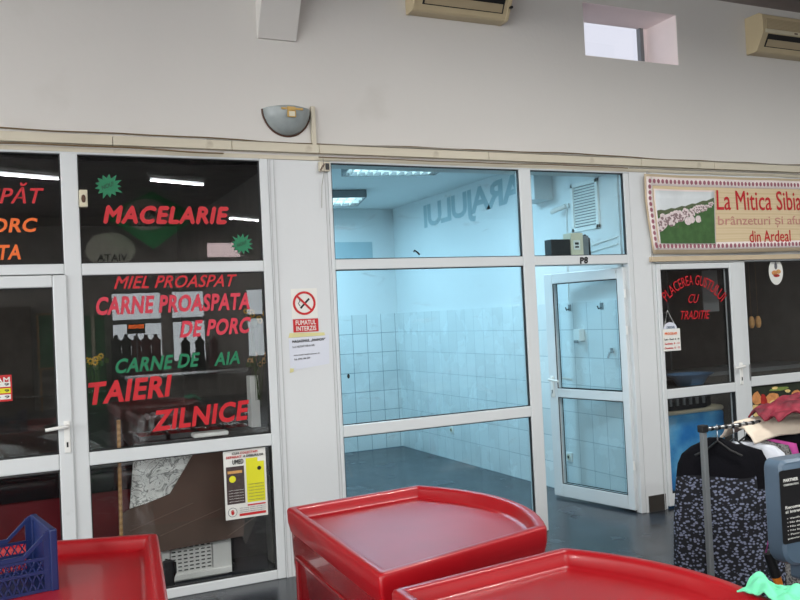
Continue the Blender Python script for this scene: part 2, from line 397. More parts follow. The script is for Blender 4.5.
# floor, ceiling, other walls
struct(MB().box(XL, YB, -.1, XR, 5.0, 0).build('floor', 'slate'))
struct(MB().box(XL, YB, ZC, XR, T, ZC+.2).build('ceiling', 'ceil'))
lw = MB(); lw.box(XL-.2, YB, 0, XL, 0, .9).box(XL-.2, YB, 3.9, XL, 0, ZC)
for k in range(5):
    y = YB+k*3.7; lw.box(XL-.2, y-.1, .9, XL, y+.1, 3.9)
struct(lw.build('wall_left', 'plaster'))
struct(MB().box(XR, YB, 0, XR+.2, 0, ZC).build('wall_right', 'hallgrey'))
struct(MB().box(XL-.06, YB+.1, .9, XL-.05, -.1, 3.9).build('window_5', 'fillpane'), 'added glowing panel on the unseen left wall, lighting the hall')  # glowing panel out of view, added as daylight fill from the left
struct(MB().prism([(5.35, T, 0)]*0+[(cx0-.1, T+.02, cz0-.1), (cx1+.1, T+.02, cz0-.1), (cx1+.1, T+.02, cz1+.1), (cx0-.1, T+.02, cz1+.1)], (0, .002, 0)).build('window_4', glass('clerestory_glass', (.97, .97, .97), .03)), 'clerestory window pane high in the wall')
# reveal lining + window bar
rv = MB().box(cx0, .004, cz0, cx0+.004, T, cz1).box(cx1-.004, .004, cz0, cx1, T, cz1).box(cx0, .004, cz1-.004, cx1, T, cz1).box(cx0, .004, cz0, cx1, T, cz0+.004)
struct(rv.build('trim_3', 'reveal'), 'pale plaster reveal of the clerestory window')
b = MB().box(5.162, T-.03, cz0, 5.20, T+.015, cz1); struct(b.build('trim_4', 'greymetal'), 'grey bar of the clerestory window')
struct(MB().box(5.2, T-.02, cz0, cx1, T+.018, cz1).build('trim_5', 'reveal'))
# ceiling haunch
hb = MB().prism([(1.572, 0, 3.585), (1.572, 0, ZC), (1.572, -.45, ZC), (1.572, -.02, 3.585)], (.266, 0, 0))
struct(hb.build('ceiling_beam', 'plaster'), 'tapered concrete bracket under the ceiling')

# opposite side of the hall, seen in the glass
oz = [(-6, -.2)]
ow = MB(); ow.box(XL, YB-.2, 2.6, XR, YB, ZC).box(XL, YB-.2, 0, XR, YB, .9)
for a, b_ in ((2.0, 2.18), (3.28, 3.54), (4.3, 5.35), (5.85, XR)): ow.box(a, YB-.2, .9, b_, YB, 2.6)
ow.box(-.4, YB-.2, .9, 2.0, YB, 2.6); ow.box(-5.9, YB-.2, .9, -5.7, YB, 2.6)
struct(ow.build('wall_opposite', 'hallgrey'))
n = 6
for a, b_ in ((2.18, 3.28), (3.54, 4.3), (5.35, 5.85)):
    r = struct(MB().box(a, YB-.12, .9, b_, YB-.10, 2.6).build('window_%d' % n, 'daylight'), 'bright shop window across the hall')
    MB().box(a, YB-.09, 1.82, b_, YB-.03, 1.93).box(a, YB-.09, 2.54, b_, YB-.03, 2.6).build('window_frame', 'greymetal', r); n += 1
struct(MB().box(-5.7, YB-.12, .9, -.4, YB-.10, 2.6).build('window_%d' % n, 'fillpane'), 'wide added glowing panel across the hall, unseen, for fill light')  # unseen glowing panel added to brighten the hall from behind
def silhouettes(x0, x1, z0, z1, n_, lab):
    for k in range(n_):
        x = x0+(x1-x0)*(k+.5)/n_; h = z0+(z1-z0)*random.uniform(.8, 1)
        rings = []
        for (zz, hw) in ((.0, .16), (.3, .15), (.7, .13), (.86, .15), (.93, .06), (1.0, .05)):
            z = .55+(h-.55)*zz
            rings.append([(x+hw*math.cos(t*PI/6)*.8, YB+.25+.08*math.sin(t*PI/6), z) for t in range(12)])
        tag(MB().loft(rings).build('hanging_coat', random.choice(['dressblack', 'dressblack', 'darkred'])), lab, 'coat', 'dark clothes before the shop windows across the hall')
silhouettes(2.1, 3.2, 1.2, 1.65, 5, 'dark coat before the bright shop windows across the hall')
silhouettes(3.6, 4.6, 1.2, 1.5, 3, 'dark coat before the bright shop windows across the hall')
# hanging green sign (reflected)
sg = empty('hanging_sign', (2.5, -11, 3.2), 'green diamond sign with cream oval, seen reflected in the butcher glass', 'sign')
MB().prism([(1.65, -11, 3.84), (2.55, -11, 4.30), (3.42, -11, 3.84), (2.55, -11, 3.2)], (0, .03, 0)).build('sign_board', 'greensign', sg)
MB().disc((2.45, -10.96, 3.85), (.42, 0, 0), (0, 0, .3), 28, (0, .008, 0)).build('sign_oval', 'creamsign', sg)
text('sign_lettering', 'TRANSPORT', (2.8, -10.94, 3.62), (2.1, -10.94, 3.62), (2.8, -10.94, 3.76), 'ink', sg, nrm=(0, 1, 0))
text('sign_lettering', 'ARMA', (2.75, -10.94, 3.8), (2.15, -10.94, 3.8), (2.75, -10.94, 3.98), 'ink', sg, nrm=(0, 1, 0))
sg = empty('hanging_sign', (1.8, -11.3, 2.9), 'round cream sign, seen reflected low in the butcher glass', 'sign')
MB().disc((1.80, -11.3, 3.22), (.45, 0, 0), (0, 0, .33), 28, (0, .03, 0)).build('sign_board', 'creamsign', sg)
text('sign_lettering', 'VIATA', (2.1, -11.26, 3.0), (1.55, -11.26, 3.0), (2.1, -11.26, 3.14), 'ink', sg, nrm=(0, 1, 0))
for q in ((2.55, -11, 4.29), (1.8, -11.28, 3.54)): pass
# LED sign
ls = empty('led_sign', (2.55, -14.0, 1.6), 'small orange lit sign, seen reflected in the butcher glass', 'sign')
MB().box(2.37, -14.03, 1.60, 2.76, -14.0, 1.83).build('sign_case', 'black', ls)
text('sign_lettering', 'DESCHIS', (2.73, -13.995, 1.71), (2.40, -13.995, 1.71), (2.73, -13.995, 1.80), 'led', ls, nrm=(0, 1, 0), bold=.03)
MB().tube([(2.57, -14.015, 1.6), (2.57, -14.015, 0)], .015).build('sign_post', 'greymetal', ls)
# notice board
nb = empty('notice_board', (.75, -14.7, 0), 'green board in a tan frame, seen reflected in the butcher door', 'board')
MB().box(.60, -14.72, .95, .98, -14.70, 2.1).build('board_face', 'boardgreen', nb)
MB().box(.55, -14.72, .9, .60, -14.67, 2.15).box(.98, -14.72, .9, 1.03, -14.67, 2.15).box(.55, -14.72, 2.1, 1.03, -14.67, 2.15).box(.55, -14.72, .9, 1.03, -14.67, .95).box(.58, -14.72, 0, .62, -14.68, .9).box(.96, -14.72, 0, 1.0, -14.68, .9).build('board_frame', 'tan', nb)
cb_ = empty('storage_cabinet', (1.75, -14.6, 0), 'tall green cabinet with a pale edge strip, seen reflected in the middle butcher pane', 'cabinet')
MB().box(1.52, -14.9, 0, 1.95, -14.5, 2.05).build('cabinet_body', 'boardgreen', cb_, bevel=.01)
MB().box(1.66, -14.5, .9, 1.74, -14.48, 2.3).build('edge_strip', 'cream', cb_)
MB().box(1.88, -14.5, 1.0, 1.90, -14.47, 1.2).build('cabinet_handle', 'metal', cb_)
kb = empty('storage_cabinet', (.2, -14.6, 0), 'brown wooden cupboard, seen reflected at the left of the butcher door', 'cabinet')
MB().box(-.25, -14.9, 0, .45, -14.4, 2.3).build('cabinet_body', 'brown', kb, bevel=.01)
for q in (-.23, .11): MB().box(q, -14.4, .1, q+.31, -14.38, 2.25).build('cabinet_door', 'brown', kb, bevel=.006)

# fluorescent fittings
def fitting(x, y, z, rz=0):
    f = empty('ceiling_tube_lamp', (x, y, z), 'bare fluorescent tube lamp hung under the hall ceiling', 'lamp', 'fluorescent tube lamps of the hall', rot=rz)
    MB().box(-.51, -.04, .05, .51, .04, .10).box(-.51, -.02, -.02, -.48, .02, .06).box(.48, -.02, -.02, .51, .02, .06).build('lamp_housing', 'white', f, local=True)
    MB().tube([(-.48, 0, 0), (.48, 0, 0)], .019, 10).build('lamp_tube', 'tube', f, local=True)
    for q in (-.4, .39): MB().box(q, -.005, .1, q+.01, .005, ZC-z).build('lamp_rod', 'greymetal', f, local=True)
    return f
def arealight(name, loc, rot, sx, sy, power, col):
    l = bpy.data.lights.new(name, 'AREA'); l.shape = 'RECTANGLE'; l.size = sx; l.size_y = sy; l.energy = power; l.color = col
    o = bpy.data.objects.new(name, l); COL.objects.link(o); o.location = loc; o.rotation_euler = rot; return o
for (x, y, z, rz) in [(2.52+2.2*k, -8.14, 4.02, -.365) for k in (-3, -2, 0, 1)]+[(.34, -7.92, 4.02, -.365), (4.83, -12.82, 4.02, -.49), (-3.9, -12.4, 4.02, -.49), (-4.2, -4.4, 4.02, -.4), (6.4, -3.3, 4.02, -.4), (9.6, -3.3, 4.02, -.4), (3.2, -2.9, 4.02, -.4)]:  # closing entries are unseen lamps added to brighten the shopfront wall
    fitting(x, y, z, rz)
    arealight('tube_light', (x, y, z-.03), (0, 0, rz), .96, .04, 75 if (x > 3 and y > -4) else 115, (1, 1, .98))
struct(MB().box(4.43, YB+.005, 3.36, 5.22, YB+.012, 3.70).build('window_20', 'sky_cler'), 'clerestory window across the hall')

# ------------------------------------------------------------------ trunking and cables on the wall
segx = [XL+.1, -1.4, .62, 1.36, 1.96, 3.3, 4.75, 5.55, 7.2, 9.5]
for i in range(len(segx)-1):
    o = MB().box(segx[i]+.002, -.042, 2.822, segx[i+1]-.002, 0, 2.880).build('cable_trunking', 'trunk', bevel=.003)
    tag(o, 'length of cream cable trunking above the shopfronts', 'cable trunking', 'cream cable trunking along the wall')
struct(MB().box(-5, -.018, 2.776, 9.0, .0, 2.802).build('trim_6', 'trunk'), 'thin cream strip just above the shopfronts')
def wavy(x0, x1, z, amp, r, mat, lab, y=-.02, seed=1, n_=60):
    rr = random.Random(seed); ph = [rr.uniform(0, 6) for _ in range(4)]
    pts = []
    for i in range(n_):
        x = x0+(x1-x0)*i/(n_-1)
        dz = amp*(math.sin(x*1.7+ph[0])*.5+math.sin(x*4.1+ph[1])*.3+math.sin(x*9.3+ph[2])*.2)
        pts.append((x, y-r, z+dz))
    return tag(MB().tube(pts, r, 6).build('cable', mat, smooth=60), lab, 'cable')
wavy(-3, 7.8, 2.897, .012, .0045, 'cable', 'brown cable lying wavily on top of the trunking', seed=3, y=-.012)
wavy(-3, 1.3, 2.800, .012, .005, 'cable', 'thin brown cable sagging under the trunking over the butcher windows', seed=8, y=-.045)
wavy(1.2, 7.8, 2.886, .010, .005, 'cablegrey', 'thin grey cable along the top of the trunking, right part', seed=11, y=-.02)
wavy(1.95, 4.6, 2.797, .007, .004, 'cable', 'thin brown cable under the trunking over the vacant unit', seed=21, y=-.045)
wavy(4.6, 8.0, 2.795, .012, .004, 'cablegrey', 'thin grey cable just above the banner', seed=26, y=-.06)
tag(MB().tube([(1.98, -.05, 2.80), (1.985, -.05, 2.7), (1.97, -.03, 2.6), (1.965, -.022, 2.45)], .0022, 6).build('cable', 'cablegrey'), 'loose thin wire hanging down the pier corner', 'cable')
jb = empty('junction_box', (1.99, -.02, 2.69), 'small open junction box at the top corner of the vacant front', 'junction box')
MB().box(1.955, -.05, 2.70, 2.03, -.0125, 2.765).build('box_body', 'trunk', jb, bevel=.004)
MB().box(1.995, -.054, 2.708, 2.022, -.049, 2.752).build('socket_hole', 'black', jb)
for k in range(4): MB().box(1.957+k*.008, -.054, 2.70+k*.012, 1.964+k*.008, -.049, 2.715+k*.012).build('terminal', 'rust', jb)
o = MB().box(1.918, -.03, 2.882, 1.948, 0, 3.145).build('cable_trunking', 'trunk', bevel=.003)
tag(o, 'short vertical cream trunking beside the half-moon wall lamp', 'cable trunking')
# half moon wall lamp
wl = empty('wall_lamp', (1.745, 0, 2.95), 'grey half-moon wall lamp with a telephone-like amber mark', 'lamp')
def halfmoon(r, d, zc=3.115, sy=.175):
    prof = []
    nn = 18
    rings = []
    for j in range(8):
        t = j/7; k = math.cos(t*PI/2); yy = -d*math.sin(t*PI/2)
        ring = []
        for i in range(nn+1):
            a = PI+PI*i/nn
            ring.append((1.75+r*max(k, .02)*math.cos(a), yy, zc+sy*max(k, .02)*math.sin(a)))
        for i in range(1, nn):
            ring.append((1.75+r*max(k, .02)*(1-2*i/nn), yy, zc+.022*max(k, .02)*math.sin(PI*i/nn)))
        rings.append(ring)
    return rings
MB().loft(halfmoon(.165, .11)).build('lamp_shade', 'lampshade', wl, smooth=50)
rim = [(1.75+.168*math.cos(PI+PI*i/24), -.004, 3.112+.178*math.sin(PI+PI*i/24)) for i in range(25)]
MB().tube(rim, .006, 6).build('lamp_rim', 'rust', wl, smooth=60)
MB().box(1.722, -.118, 3.04, 1.782, -.109, 3.085).build('mark', 'amber', wl, bevel=.004)
MB().box(1.732, -.121, 3.046, 1.772, -.117, 3.078).build('mark', 'cream', wl)
MB().box(1.685, -.108, 3.092, 1.835, -.098, 3.106).box(1.724, -.113, 3.086, 1.782, -.100, 3.112).build('mark', 'amber', wl, bevel=.003)

# ------------------------------------------------------------------ air conditioners
def aircon(x0, z0, lab):
    r = empty('air_conditioner', (x0, 0, z0), lab, 'air conditioner')
    W, Hh, Dp = .80, .325, .19
    prof = [(0, 0), (0, Hh), (-Dp*.8, Hh), (-Dp*.97, Hh-.02), (-Dp, Hh-.06), (-Dp, .15), (-Dp*.97, .135), (-Dp*.60, .010), (-Dp*.5, 0)]
    MB().prism([(x0+.02, p[0], z0+p[1]) for p in prof], (W-.04, 0, 0)).build('casing', 'acbeige', r, bevel=.005)
    for s_, xx in ((0, x0), (1, x0+W-.028)):
        MB().prism([(xx, p[0]*1.03, z0+p[1]*1.01-.002) for p in prof], (.028, 0, 0)).build('side_cap', 'acbeige', r, bevel=.004)
    MB().box(x0+.05, -Dp-.006, z0+.185, x0+W-.05, -Dp+.002, z0+Hh-.05).build('front_grille', 'acbrown', r, bevel=.003)
    g = MB()
    for k in range(7): g.box(x0+.06, -Dp-.0085, z0+.190+k*.012, x0+W-.06, -Dp-.005, z0+.193+k*.012)
    g.build('grille_slats', 'acbeige', r)
    MB().box(x0+.03, -Dp-.010, z0+.148, x0+W-.03, -Dp+.004, z0+.180).build('front_lip', 'cream', r, bevel=.003)
    # outlet slot on the lower slanting face
    p1 = Vector((0, -Dp*.97, .135)); p3 = Vector((0, -Dp*.60, .010))
    nrm = Vector((0, -.125, -.07)).normalized()
    def slab(a, b_, xa, xb, h, t, mat, nm):
        q = [Vector((xa, a.y, z0+a.z)), Vector((xb, a.y, z0+a.z)), Vector((xb, b_.y, z0+b_.z)), Vector((xa, b_.y, z0+b_.z))]
        q = [v+nrm*h for v in q]
        return MB().prism(q, nrm*t).build(nm, mat, r)
    slab(p1.lerp(p3, -.05), p1.lerp(p3, .74), x0+.07, x0+W-.06, .0, .003, 'black', 'air_outlet')
    slab(p1.lerp(p3, .27), p1.lerp(p3, .69), x0+.085, x0+W-.075, .004, .006, 'acbrown', 'flap')
    MB().box(x0+W/2-.02, -Dp-.012, z0+.158, x0+W/2+.02, -Dp-.009, z0+.170).build('badge', 'rust', r)
    MB().box(x0+W-.024, -Dp*1.02-.003, z0+.07, x0+W-.006, -Dp*.9, z0+.085).build('indicator', 'black', r)
    return r
aircon(2.685, 3.862, 'beige wall air conditioner at the top edge, left of the two')
aircon(6.045, 3.862, 'yellowed beige wall air conditioner in the top right corner')

# ------------------------------------------------------------------ shopfront frames
Y0, Y1 = -.012, .05       # frame front and back faces
ZT, ZUB, ZLT, ZLB, ZRT, ZRB = 2.763, 2.098, 2.026, .957, .877, .061
def frame(parent, boxes, name='window_frame', bevel=.006):
    for (xa, za, xb, zb) in boxes:
        MB().box(xa, Y0, za, xb, Y1, zb).build(name, 'pvc', parent, bevel=bevel)
def pane(parent, xa, za, xb, zb, mat='glass', y=.022):
    p = MB().box(xa-.008, y, za-.008, xb+.008, y+.006, zb+.008).build('glass_pane', mat, parent)
    g = .006; m = MB()
    m.box(xa, Y0+.012, za, xa+g, y, zb).box(xb-g, Y0+.012, za, xb, y, zb).box(xa, Y0+.012, za, xb, y, za+g).box(xa, Y0+.012, zb-g, xb, y, zb)
    m.build('gasket', 'gasket', parent)
    return p
# butcher's front = window_1
w1 = empty('window_1', (0, 0, 0), 'white framed glazed front of the butcher shop', kind='structure')
frame(w1, [(1.545, 0, 1.603, 2.80), (.315, 0, .413, ZT+.005), (.413, ZUB, 1.545, ZLT), (.413, ZLB, 1.545, ZRT), (.413, 0, 1.545, ZRB), (-2.4, ZT, 1.545, 2.80),
           (-2.4, ZLT+.01, .315, ZUB), (-.92, 0, -.83, ZT), (-2.4, 0, -2.34, ZT), (-2.34, 0, -.92, ZRB), (-2.34, ZRT, -.92, ZLB)])
pane(w1, .413, ZUB, 1.545, ZT); pane(w1, .413, ZLB, 1.545, ZLT); pane(w1, .413, ZRB, 1.545, ZRT)
pane(w1, -.83, ZUB, .315, ZT); pane(w1, -2.34, ZLB, -.92, ZT); pane(w1, -2.34, ZRB, -.92, ZRT)
def handle(parent, x, z, dx, y=Y0, mat='white', local=False, side=-1):
    h = MB().box(x-.017, y+side*.010, z-.13, x+.017, y, z+.06).build('handle_plate', mat, parent, bevel=.004, local=local)
    MB().box(x-.005, y+side*.013, z-.095, x+.005, y, z-.065).build('keyhole', 'black', h, local=True) if local else MB().box(x-.005, y+side*.013, z-.095, x+.005, y, z-.065).build('keyhole', 'black', h)
    MB().tube([(x, y, z+.03), (x, y+side*.05, z+.03), (x+dx*.02, y+side*.055, z+.03), (x+dx*.12, y+side*.055, z+.02)], .011, 10).build('door_handle', mat, parent, smooth=60, local=local)
d1 = empty('door_1', (-.80, 0, 0), 'closed white framed glass door of the butcher shop', kind='structure')
def leaf(parent, xa, xb, zb, zt, px0, px1, gl):
    Yf = Y0-.018
    for q in ((xa, zb, px0, zt), (px1, zb, xb, zt), (px0, px0*0+1.958, px1, zt), (px0, ZRT-.005, px1, .966), (px0, zb, px1, .16)):
        MB().box(q[0], Yf, q[1], q[2], Y1-.005, q[3]).build('door_frame', 'pvc', parent, bevel=.007)
    for za, zb_ in ((.966, 1.958), (.16, ZRT-.005)):
        MB().box(px0-.006, .02, za-.006, px1+.006, .026, zb_+.006).build('glass_pane', gl, parent)
        g = .006; m = MB()
        m.box(px0, Yf+.012, za, px0+g, .02, zb_).box(px1-g, Yf+.012, za, px1, .02, zb_).box(px0, Yf+.012, za, px1, .02, za+g).box(px0, Yf+.012, zb_-g, px1, .02, zb_)
        m.build('gasket', 'gasket', parent)
leaf(d1, -.82, .325, .02, 2.03, -.73, .245, 'glass')
handle(d1, .292, 1.10, -1, Y0-.018)

# vacant unit front = window_2
w2 = empty('window_2', (2.025, 0, 0), 'white framed glazed front of the vacant tiled unit', kind='structure')
frame(w2, [(2.023, 0, 2.05, 2.80), (3.578, 0, 3.682, ZT+.005), (2.05, ZUB, 3.578, ZLT), (2.05, ZLB, 3.578, ZRT), (2.05, 0, 3.578, ZRB), (2.023, ZT, 4.635, 2.80),
           (3.682, ZUB, 4.583, ZLT), (4.583, 0, 4.634, ZT)])
pane(w2, 2.05, ZUB, 3.578, ZT, 'glassclear'); pane(w2, 2.05, ZLB, 3.578, ZLT, 'glassclear'); pane(w2, 2.05, ZRB, 3.578, ZRT, 'glassclear'); pane(w2, 3.682, ZUB, 4.583, ZT, 'glassclear')
hk = aty(417, 252, .015)
MB().tube([hk+Vector((.02, 0, -.02)), hk, hk+Vector((-.02, 0, .012)), hk+Vector((-.026, 0, .0))], .006, 6).build('suction_hook', 'black', w2, loc=None)
ptext('unit_number', 'P8', (580, 264), (588, 263.4), (580, 257.2), 'ink', w2, y=Y0-.002, bold=.05)
MB().disc((2.117, Y0+.028, 1.29), (.009, 0, 0), (0, 0, .017), 12, (0, .004, 0)).build('sticker_spot', 'black', w2)
# open leaf door_2, hinged at the right jamb and swung inwards
ang = math.atan2(.89-.0, -.165)
d2 = empty('door_2', (4.582, .03, 0), 'open white framed glass door swung into the vacant unit', kind='structure', rot=ang)
def lbox(name, mat, xa, ya, za, xb, yb, zb, bevel=.007, p=d2): return MB().box(xa, ya, za, xb, yb, zb).build(name, mat, p, bevel=bevel, local=True)
for q in ((0, .02, .072, 2.0), (.80, .02, .905, 2.0), (.072, 1.91, .80, 2.0), (.072, .90, .80, .98), (.072, .02, .80, .135)):
    lbox('door_frame', 'pvc', q[0], -.03, q[1], q[2], .03, q[3])
for za, zb_ in ((.98, 1.91), (.135, .90)):
    lbox('glass_pane', 'glassdoor', .067, -.003, za-.005, .805, .003, zb_+.005, bevel=0)
    m = MB(); g = .006
    for yy in (-.027, .021):
        m.box(.072, yy, za, .072+g, yy+.006, zb_).box(.80-g, yy, za, .80, yy+.006, zb_).box(.072, yy, za, .80, yy+.006, za+g).box(.072, yy, zb_-g, .80, yy+.006, zb_)
    m.build('gasket', 'gasket', d2, local=True)
handle(d2, .855, 1.03, -1, .03, local=True, side=1); handle(d2, .855, 1.03, -1, -.03, local=True, side=-1)
MB().tube([(.855, .045, .95), (.86, .05, .92), (.858, .05, .90)], .004, 6).build('key', 'metal', d2, local=True)
for z in (.35, 1.45, 1.75): MB().tube([(-.008, .03, z), (-.008, .03, z+.07)], .009, 8).build('hinge', 'white', d2, local=True)

# dairy shop front = window_3, door_3
w3 = empty('window_3', (5.9, 0, 0), 'white framed glazed front of the cheese shop', kind='structure')
frame(w3, [(4.845, 0, 4.862, 2.80), (5.80, 0, 5.868, 2.06), (4.845, 2.02, 8.4, 2.12), (5.868, .925, 8.3, 1.01), (5.868, 0, 8.3, .1), (8.3, 0, 8.4, 2.8), (4.845, 2.74, 8.3, 2.8), (6.95, 0, 7.03, 2.06)])
pane(w3, 5.868, 1.01, 6.95, 2.02); pane(w3, 5.868, .1, 6.95, .925); pane(w3, 7.03, 1.01, 8.3, 2.02); pane(w3, 7.03, .1, 8.3, .925)
pane(w3, 4.862, 2.12, 8.3, 2.74)
d3 = empty('door_3', (5.30, 0, 0), 'white framed glass door of the cheese shop', kind='structure')
Yf = Y0-.015
for q in ((4.862, 0.02, 4.903, 2.015), (5.669, .02, 5.795, 2.015), (4.903, 1.967, 5.669, 2.015), (4.903, .898, 5.669, .978), (4.903, .02, 5.669, .12)):
    MB().box(q[0], Yf, q[1], q[2], Y1-.005, q[3]).build('door_frame', 'pvc', d3, bevel=.006)
for za, zb_ in ((.978, 1.967), (.12, .898)):
    MB().box(4.897, .02, za-.006, 5.675, .026, zb_+.006).build('glass_pane', 'glass', d3)
    g = .006; m = MB()
    m.box(4.903, Yf+.012, za, 4.903+g, .02, zb_).box(5.669-g, Yf+.012, za, 5.669, .02, zb_).box(4.903, Yf+.012, za, 5.669, .02, za+g).box(4.903, Yf+.012, zb_-g, 5.669, .02, zb_)
    m.build('gasket', 'gasket', d3)
handle(d3, 5.735, 1.085, -1, Yf)
MB().box(5.85, -.02, .98, 5.862, Y0, 1.12).build('lock_plate', 'metal', w3)

# ------------------------------------------------------------------ lettering on the butcher glass
YG = .017
red = dict(bold=.028, shear=.16)
ptext('window_lettering', 'MACELARIE', (103, 224), (228, 224.5), (104, 205), 'vinylred', w1, y=YG, bold=.05, shear=.14, label='red MACELARIE lettering')
ptext('window_lettering', 'MIEL PROASPAT', (114, 289), (236, 286.5), (115, 276), 'vinylred', w1, y=YG, bold=.015, shear=.25, label='red MIEL PROASPAT lettering')
ptext('window_lettering', 'CARNE PROASPATA', (96, 315.5), (250, 309.5), (96, 297), 'vinylpink', w1, y=YG, bold=.035, shear=.14, label='faded red CARNE PROASPATA lettering')
ptext('window_lettering', 'DE PORC', (180, 338), (250, 333), (181, 321), 'vinylpink', w1, y=YG, bold=.035, shear=.14, label='faded red DE PORC lettering')
ptext('window_lettering', 'CARNE DE', (115, 374), (199, 366.5), (116, 359), 'vinylgreen', w1, y=YG, bold=.03, shear=.16, label='green CARNE DE lettering')
ptext('window_lettering', 'AIA', (214, 366), (240, 363.5), (214, 353), 'vinylgreen', w1, y=YG, bold=.03, shear=.16, label='green remains of a word after CARNE DE')
ptext('window_lettering', 'TAIERI', (88, 405.5), (172, 396), (88, 383), 'vinylred', w1, y=YG, bold=.035, shear=.16, label='large red TAIERI lettering')
ptext('window_lettering', 'ZILNICE', (152, 432), (249, 419.5), (152, 411), 'vinylred', w1, y=YG, bold=.035, shear=.14, label='large red ZILNICE lettering')
ptext('window_lettering', 'PROASPĂT', (-76, 204), (44, 203.5), (-76, 182), 'vinylred', w1, y=YG, bold=.015, shear=.25, label='red lettering ending in PAT')
ptext('window_lettering', 'DE PORC', (-58, 234), (37.5, 232), (-58, 219), 'vinylorange', w1, y=YG, bold=.028, shear=.16, label='orange lettering ending in PORC')
ptext('window_lettering', 'PROASPATA', (-88, 263), (21, 259.5), (-88, 247), 'vinylorange', w1, y=YG, bold=.028, shear=.16, label='orange lettering ending in ATA')
def starburst(cx, cy, rad):
    c = aty(cx, cy, YG); r = empty('star_sticker', c, 'jagged green star sticker on the butcher glass %s' % ('left of the red heading' if cx < 180 else 'below the right end of the red heading'), 'sticker')
    rr = random.Random(int(cx)); n_ = 26; pts = []
    for k in range(n_):
        a = 2*PI*k/n_; q = rad*(1.0*rr.uniform(.85, 1.1) if k % 2 == 0 else .62)
        pts.append((c.x+q*1.05*math.cos(a), c.y, c.z+q*.95*math.sin(a)))
    MB().prism(pts, (0, .0015, 0)).build('sticker_sheet', 'vinylgreen', r)
    text('sticker_lettering', 'NOU!', (c.x-rad*.4, c.y-.0005, c.z-rad*.3), (c.x+rad*.4, c.y-.0005, c.z+rad*.05), (c.x-rad*.45, c.y-.0005, c.z), 'ink', r, bold=.0)
starburst(108, 186, .085); starburst(242, 244, .075)
sw = empty('doorbell_box', (.45, -.01, 2.44), 'small cream box stuck on the glass edge by the mullion', 'box')
MB().box(.415, -.03, 2.44, .462, .02, 2.545).build('box_body', 'cream', sw, bevel=.005)
MB().ball((.438, -.031, 2.49), .016, 10, 8, (.8, .4, 1.6)).build('smudge', 'rust', sw)
# price sign on the door at the far left
ps = empty('price_sign', (-.05, .01, 1.2), 'red and yellow price sign cut by the left picture edge', 'sign')
a, b_ = aty(-28, 404, .012), aty(11.5, 374.5, .012)
MB().box(a.x, .012, a.z, b_.x, .016, b_.z).build('sign_sheet', 'signred', ps)
for k in range(3):
    z = a.z+.012+k*(b_.z-a.z)*.235; MB().box(a.x+.01, .009, z, b_.x-.008, .0125, z+.028).build('sign_row', 'signwhite' if k != 1 else 'yellow', ps)
    text('sign_lettering', '5 · 7 · 9', (a.x+.02, .008, z+.006), (b_.x-.015, .008, z+.006), (a.x+.02, .008, z+.022), 'ink', ps, nrm=(0, -1, 0))
text('sign_lettering', 'RECLAM', (a.x+.01, .010, b_.z-.045), (b_.x-.01, .010, b_.z-.045), (a.x+.01, .010, b_.z-.012), 'signwhite', ps)

# poster behind the lower pane
po = empty('recycling_poster', (1.35, .03, .44), 'white yellow and black notice poster on the lower butcher pane', 'poster')
PA = dict(bl=aty(222.5, 517.5, .0145), br=aty(268.5, 513, .0145), tl=aty(221.5, 451.5, .0145), tr=aty(267, 447.5, .0145))
X0p, X1p, Z0p, Z1p = 1.225, 1.505, .425, .872
def pp(fx, fz, y=.0145): return Vector((X0p+(X1p-X0p)*fx, y, Z0p+(Z1p-Z0p)*fz))
def pbx(fx0, fz0, fx1, fz1, mat, y, nm='poster_block'):
    a, b_ = pp(fx0, fz0), pp(fx1, fz1); return MB().box(a.x, y, a.z, b_.x, y+.0012, b_.z).build(nm, mat, po)
def ptx(s, fx0, fx1, fz0, fz1, mat, y=.0085, bold=.03, nm='poster_lettering'):
    return text(nm, s, pp(fx0, fz0, y), pp(fx1, fz0, y), pp(fx0, fz1, y), mat, po, bold=bold)
pbx(0, 0, 1, 1, 'signwhite', .0145, 'poster_sheet')
pbx(.05, .22, .47, .76, 'posterdark', .012); pbx(.52, .22, .95, .80, 'yellow', .012)
pbx(.52, .17, .95, .19, 'signred', .012); pbx(.32, .035, .95, .07, 'signred', .012); pbx(.52, .80, .80, .86, 'yellow', .012)
ptx('CUM', .20, .36, .93, .965, 'ink'); ptx('COLECTAM', .39, .80, .93, .965, 'signred')
ptx('SEPARAT', .06, .42, .88, .915, 'signred'); ptx('A DESEURILOR', .46, .94, .88, .915, 'ink'); ptx('UMED', .20, .46, .79, .86, 'ink')
for k in range(5): ptx('cartile ambalaj hartie', .09, .44, .25+k*.04, .265+k*.04, 'signwhite', bold=0)
for k in range(6): ptx('resturi alimentare', .56, .92, .25+k*.045, .265+k*.045, 'greyink', bold=0)
for k in range(3): ptx('informatii despre program', .33, .94, .085+k*.028, .102+k*.028, 'greyink', bold=0)
MB().disc(pp(.19, .58, .0095), (.022, 0, 0), (0, 0, .022), 18, (0, .001, 0)).build('poster_dot', 'yellow', po)
MB().disc(pp(.83, .70, .0095), (.013, 0, 0), (0, 0, .013), 18, (0, .001, 0)).build('poster_dot', 'ink', po)
MB().box(pp(.08, 0).x, .0095, pp(0, .66).z, pp(.42, 0).x, .0105, pp(0, .70).z).build('poster_stripe', 'tan', po)
rg = MB(); c = pp(.16, .105, .0095)
rg.prism([(c.x+.03*math.cos(2*PI*k/24), c.y, c.z+.03*math.sin(2*PI*k/24)) for k in range(24)], (0, .001, 0)); rg.build('poster_ring', 'greyink', po)
MB().disc((c.x, c.y-.0008, c.z), (.027, 0, 0), (0, 0, .027), 24, (0, .001, 0)).build('poster_ring', 'signwhite', po)
hd = MB().disc((c.x, c.y-.0016, c.z-.006), (.010, 0, 0), (0, 0, .011), 14, (0, .0008, 0))
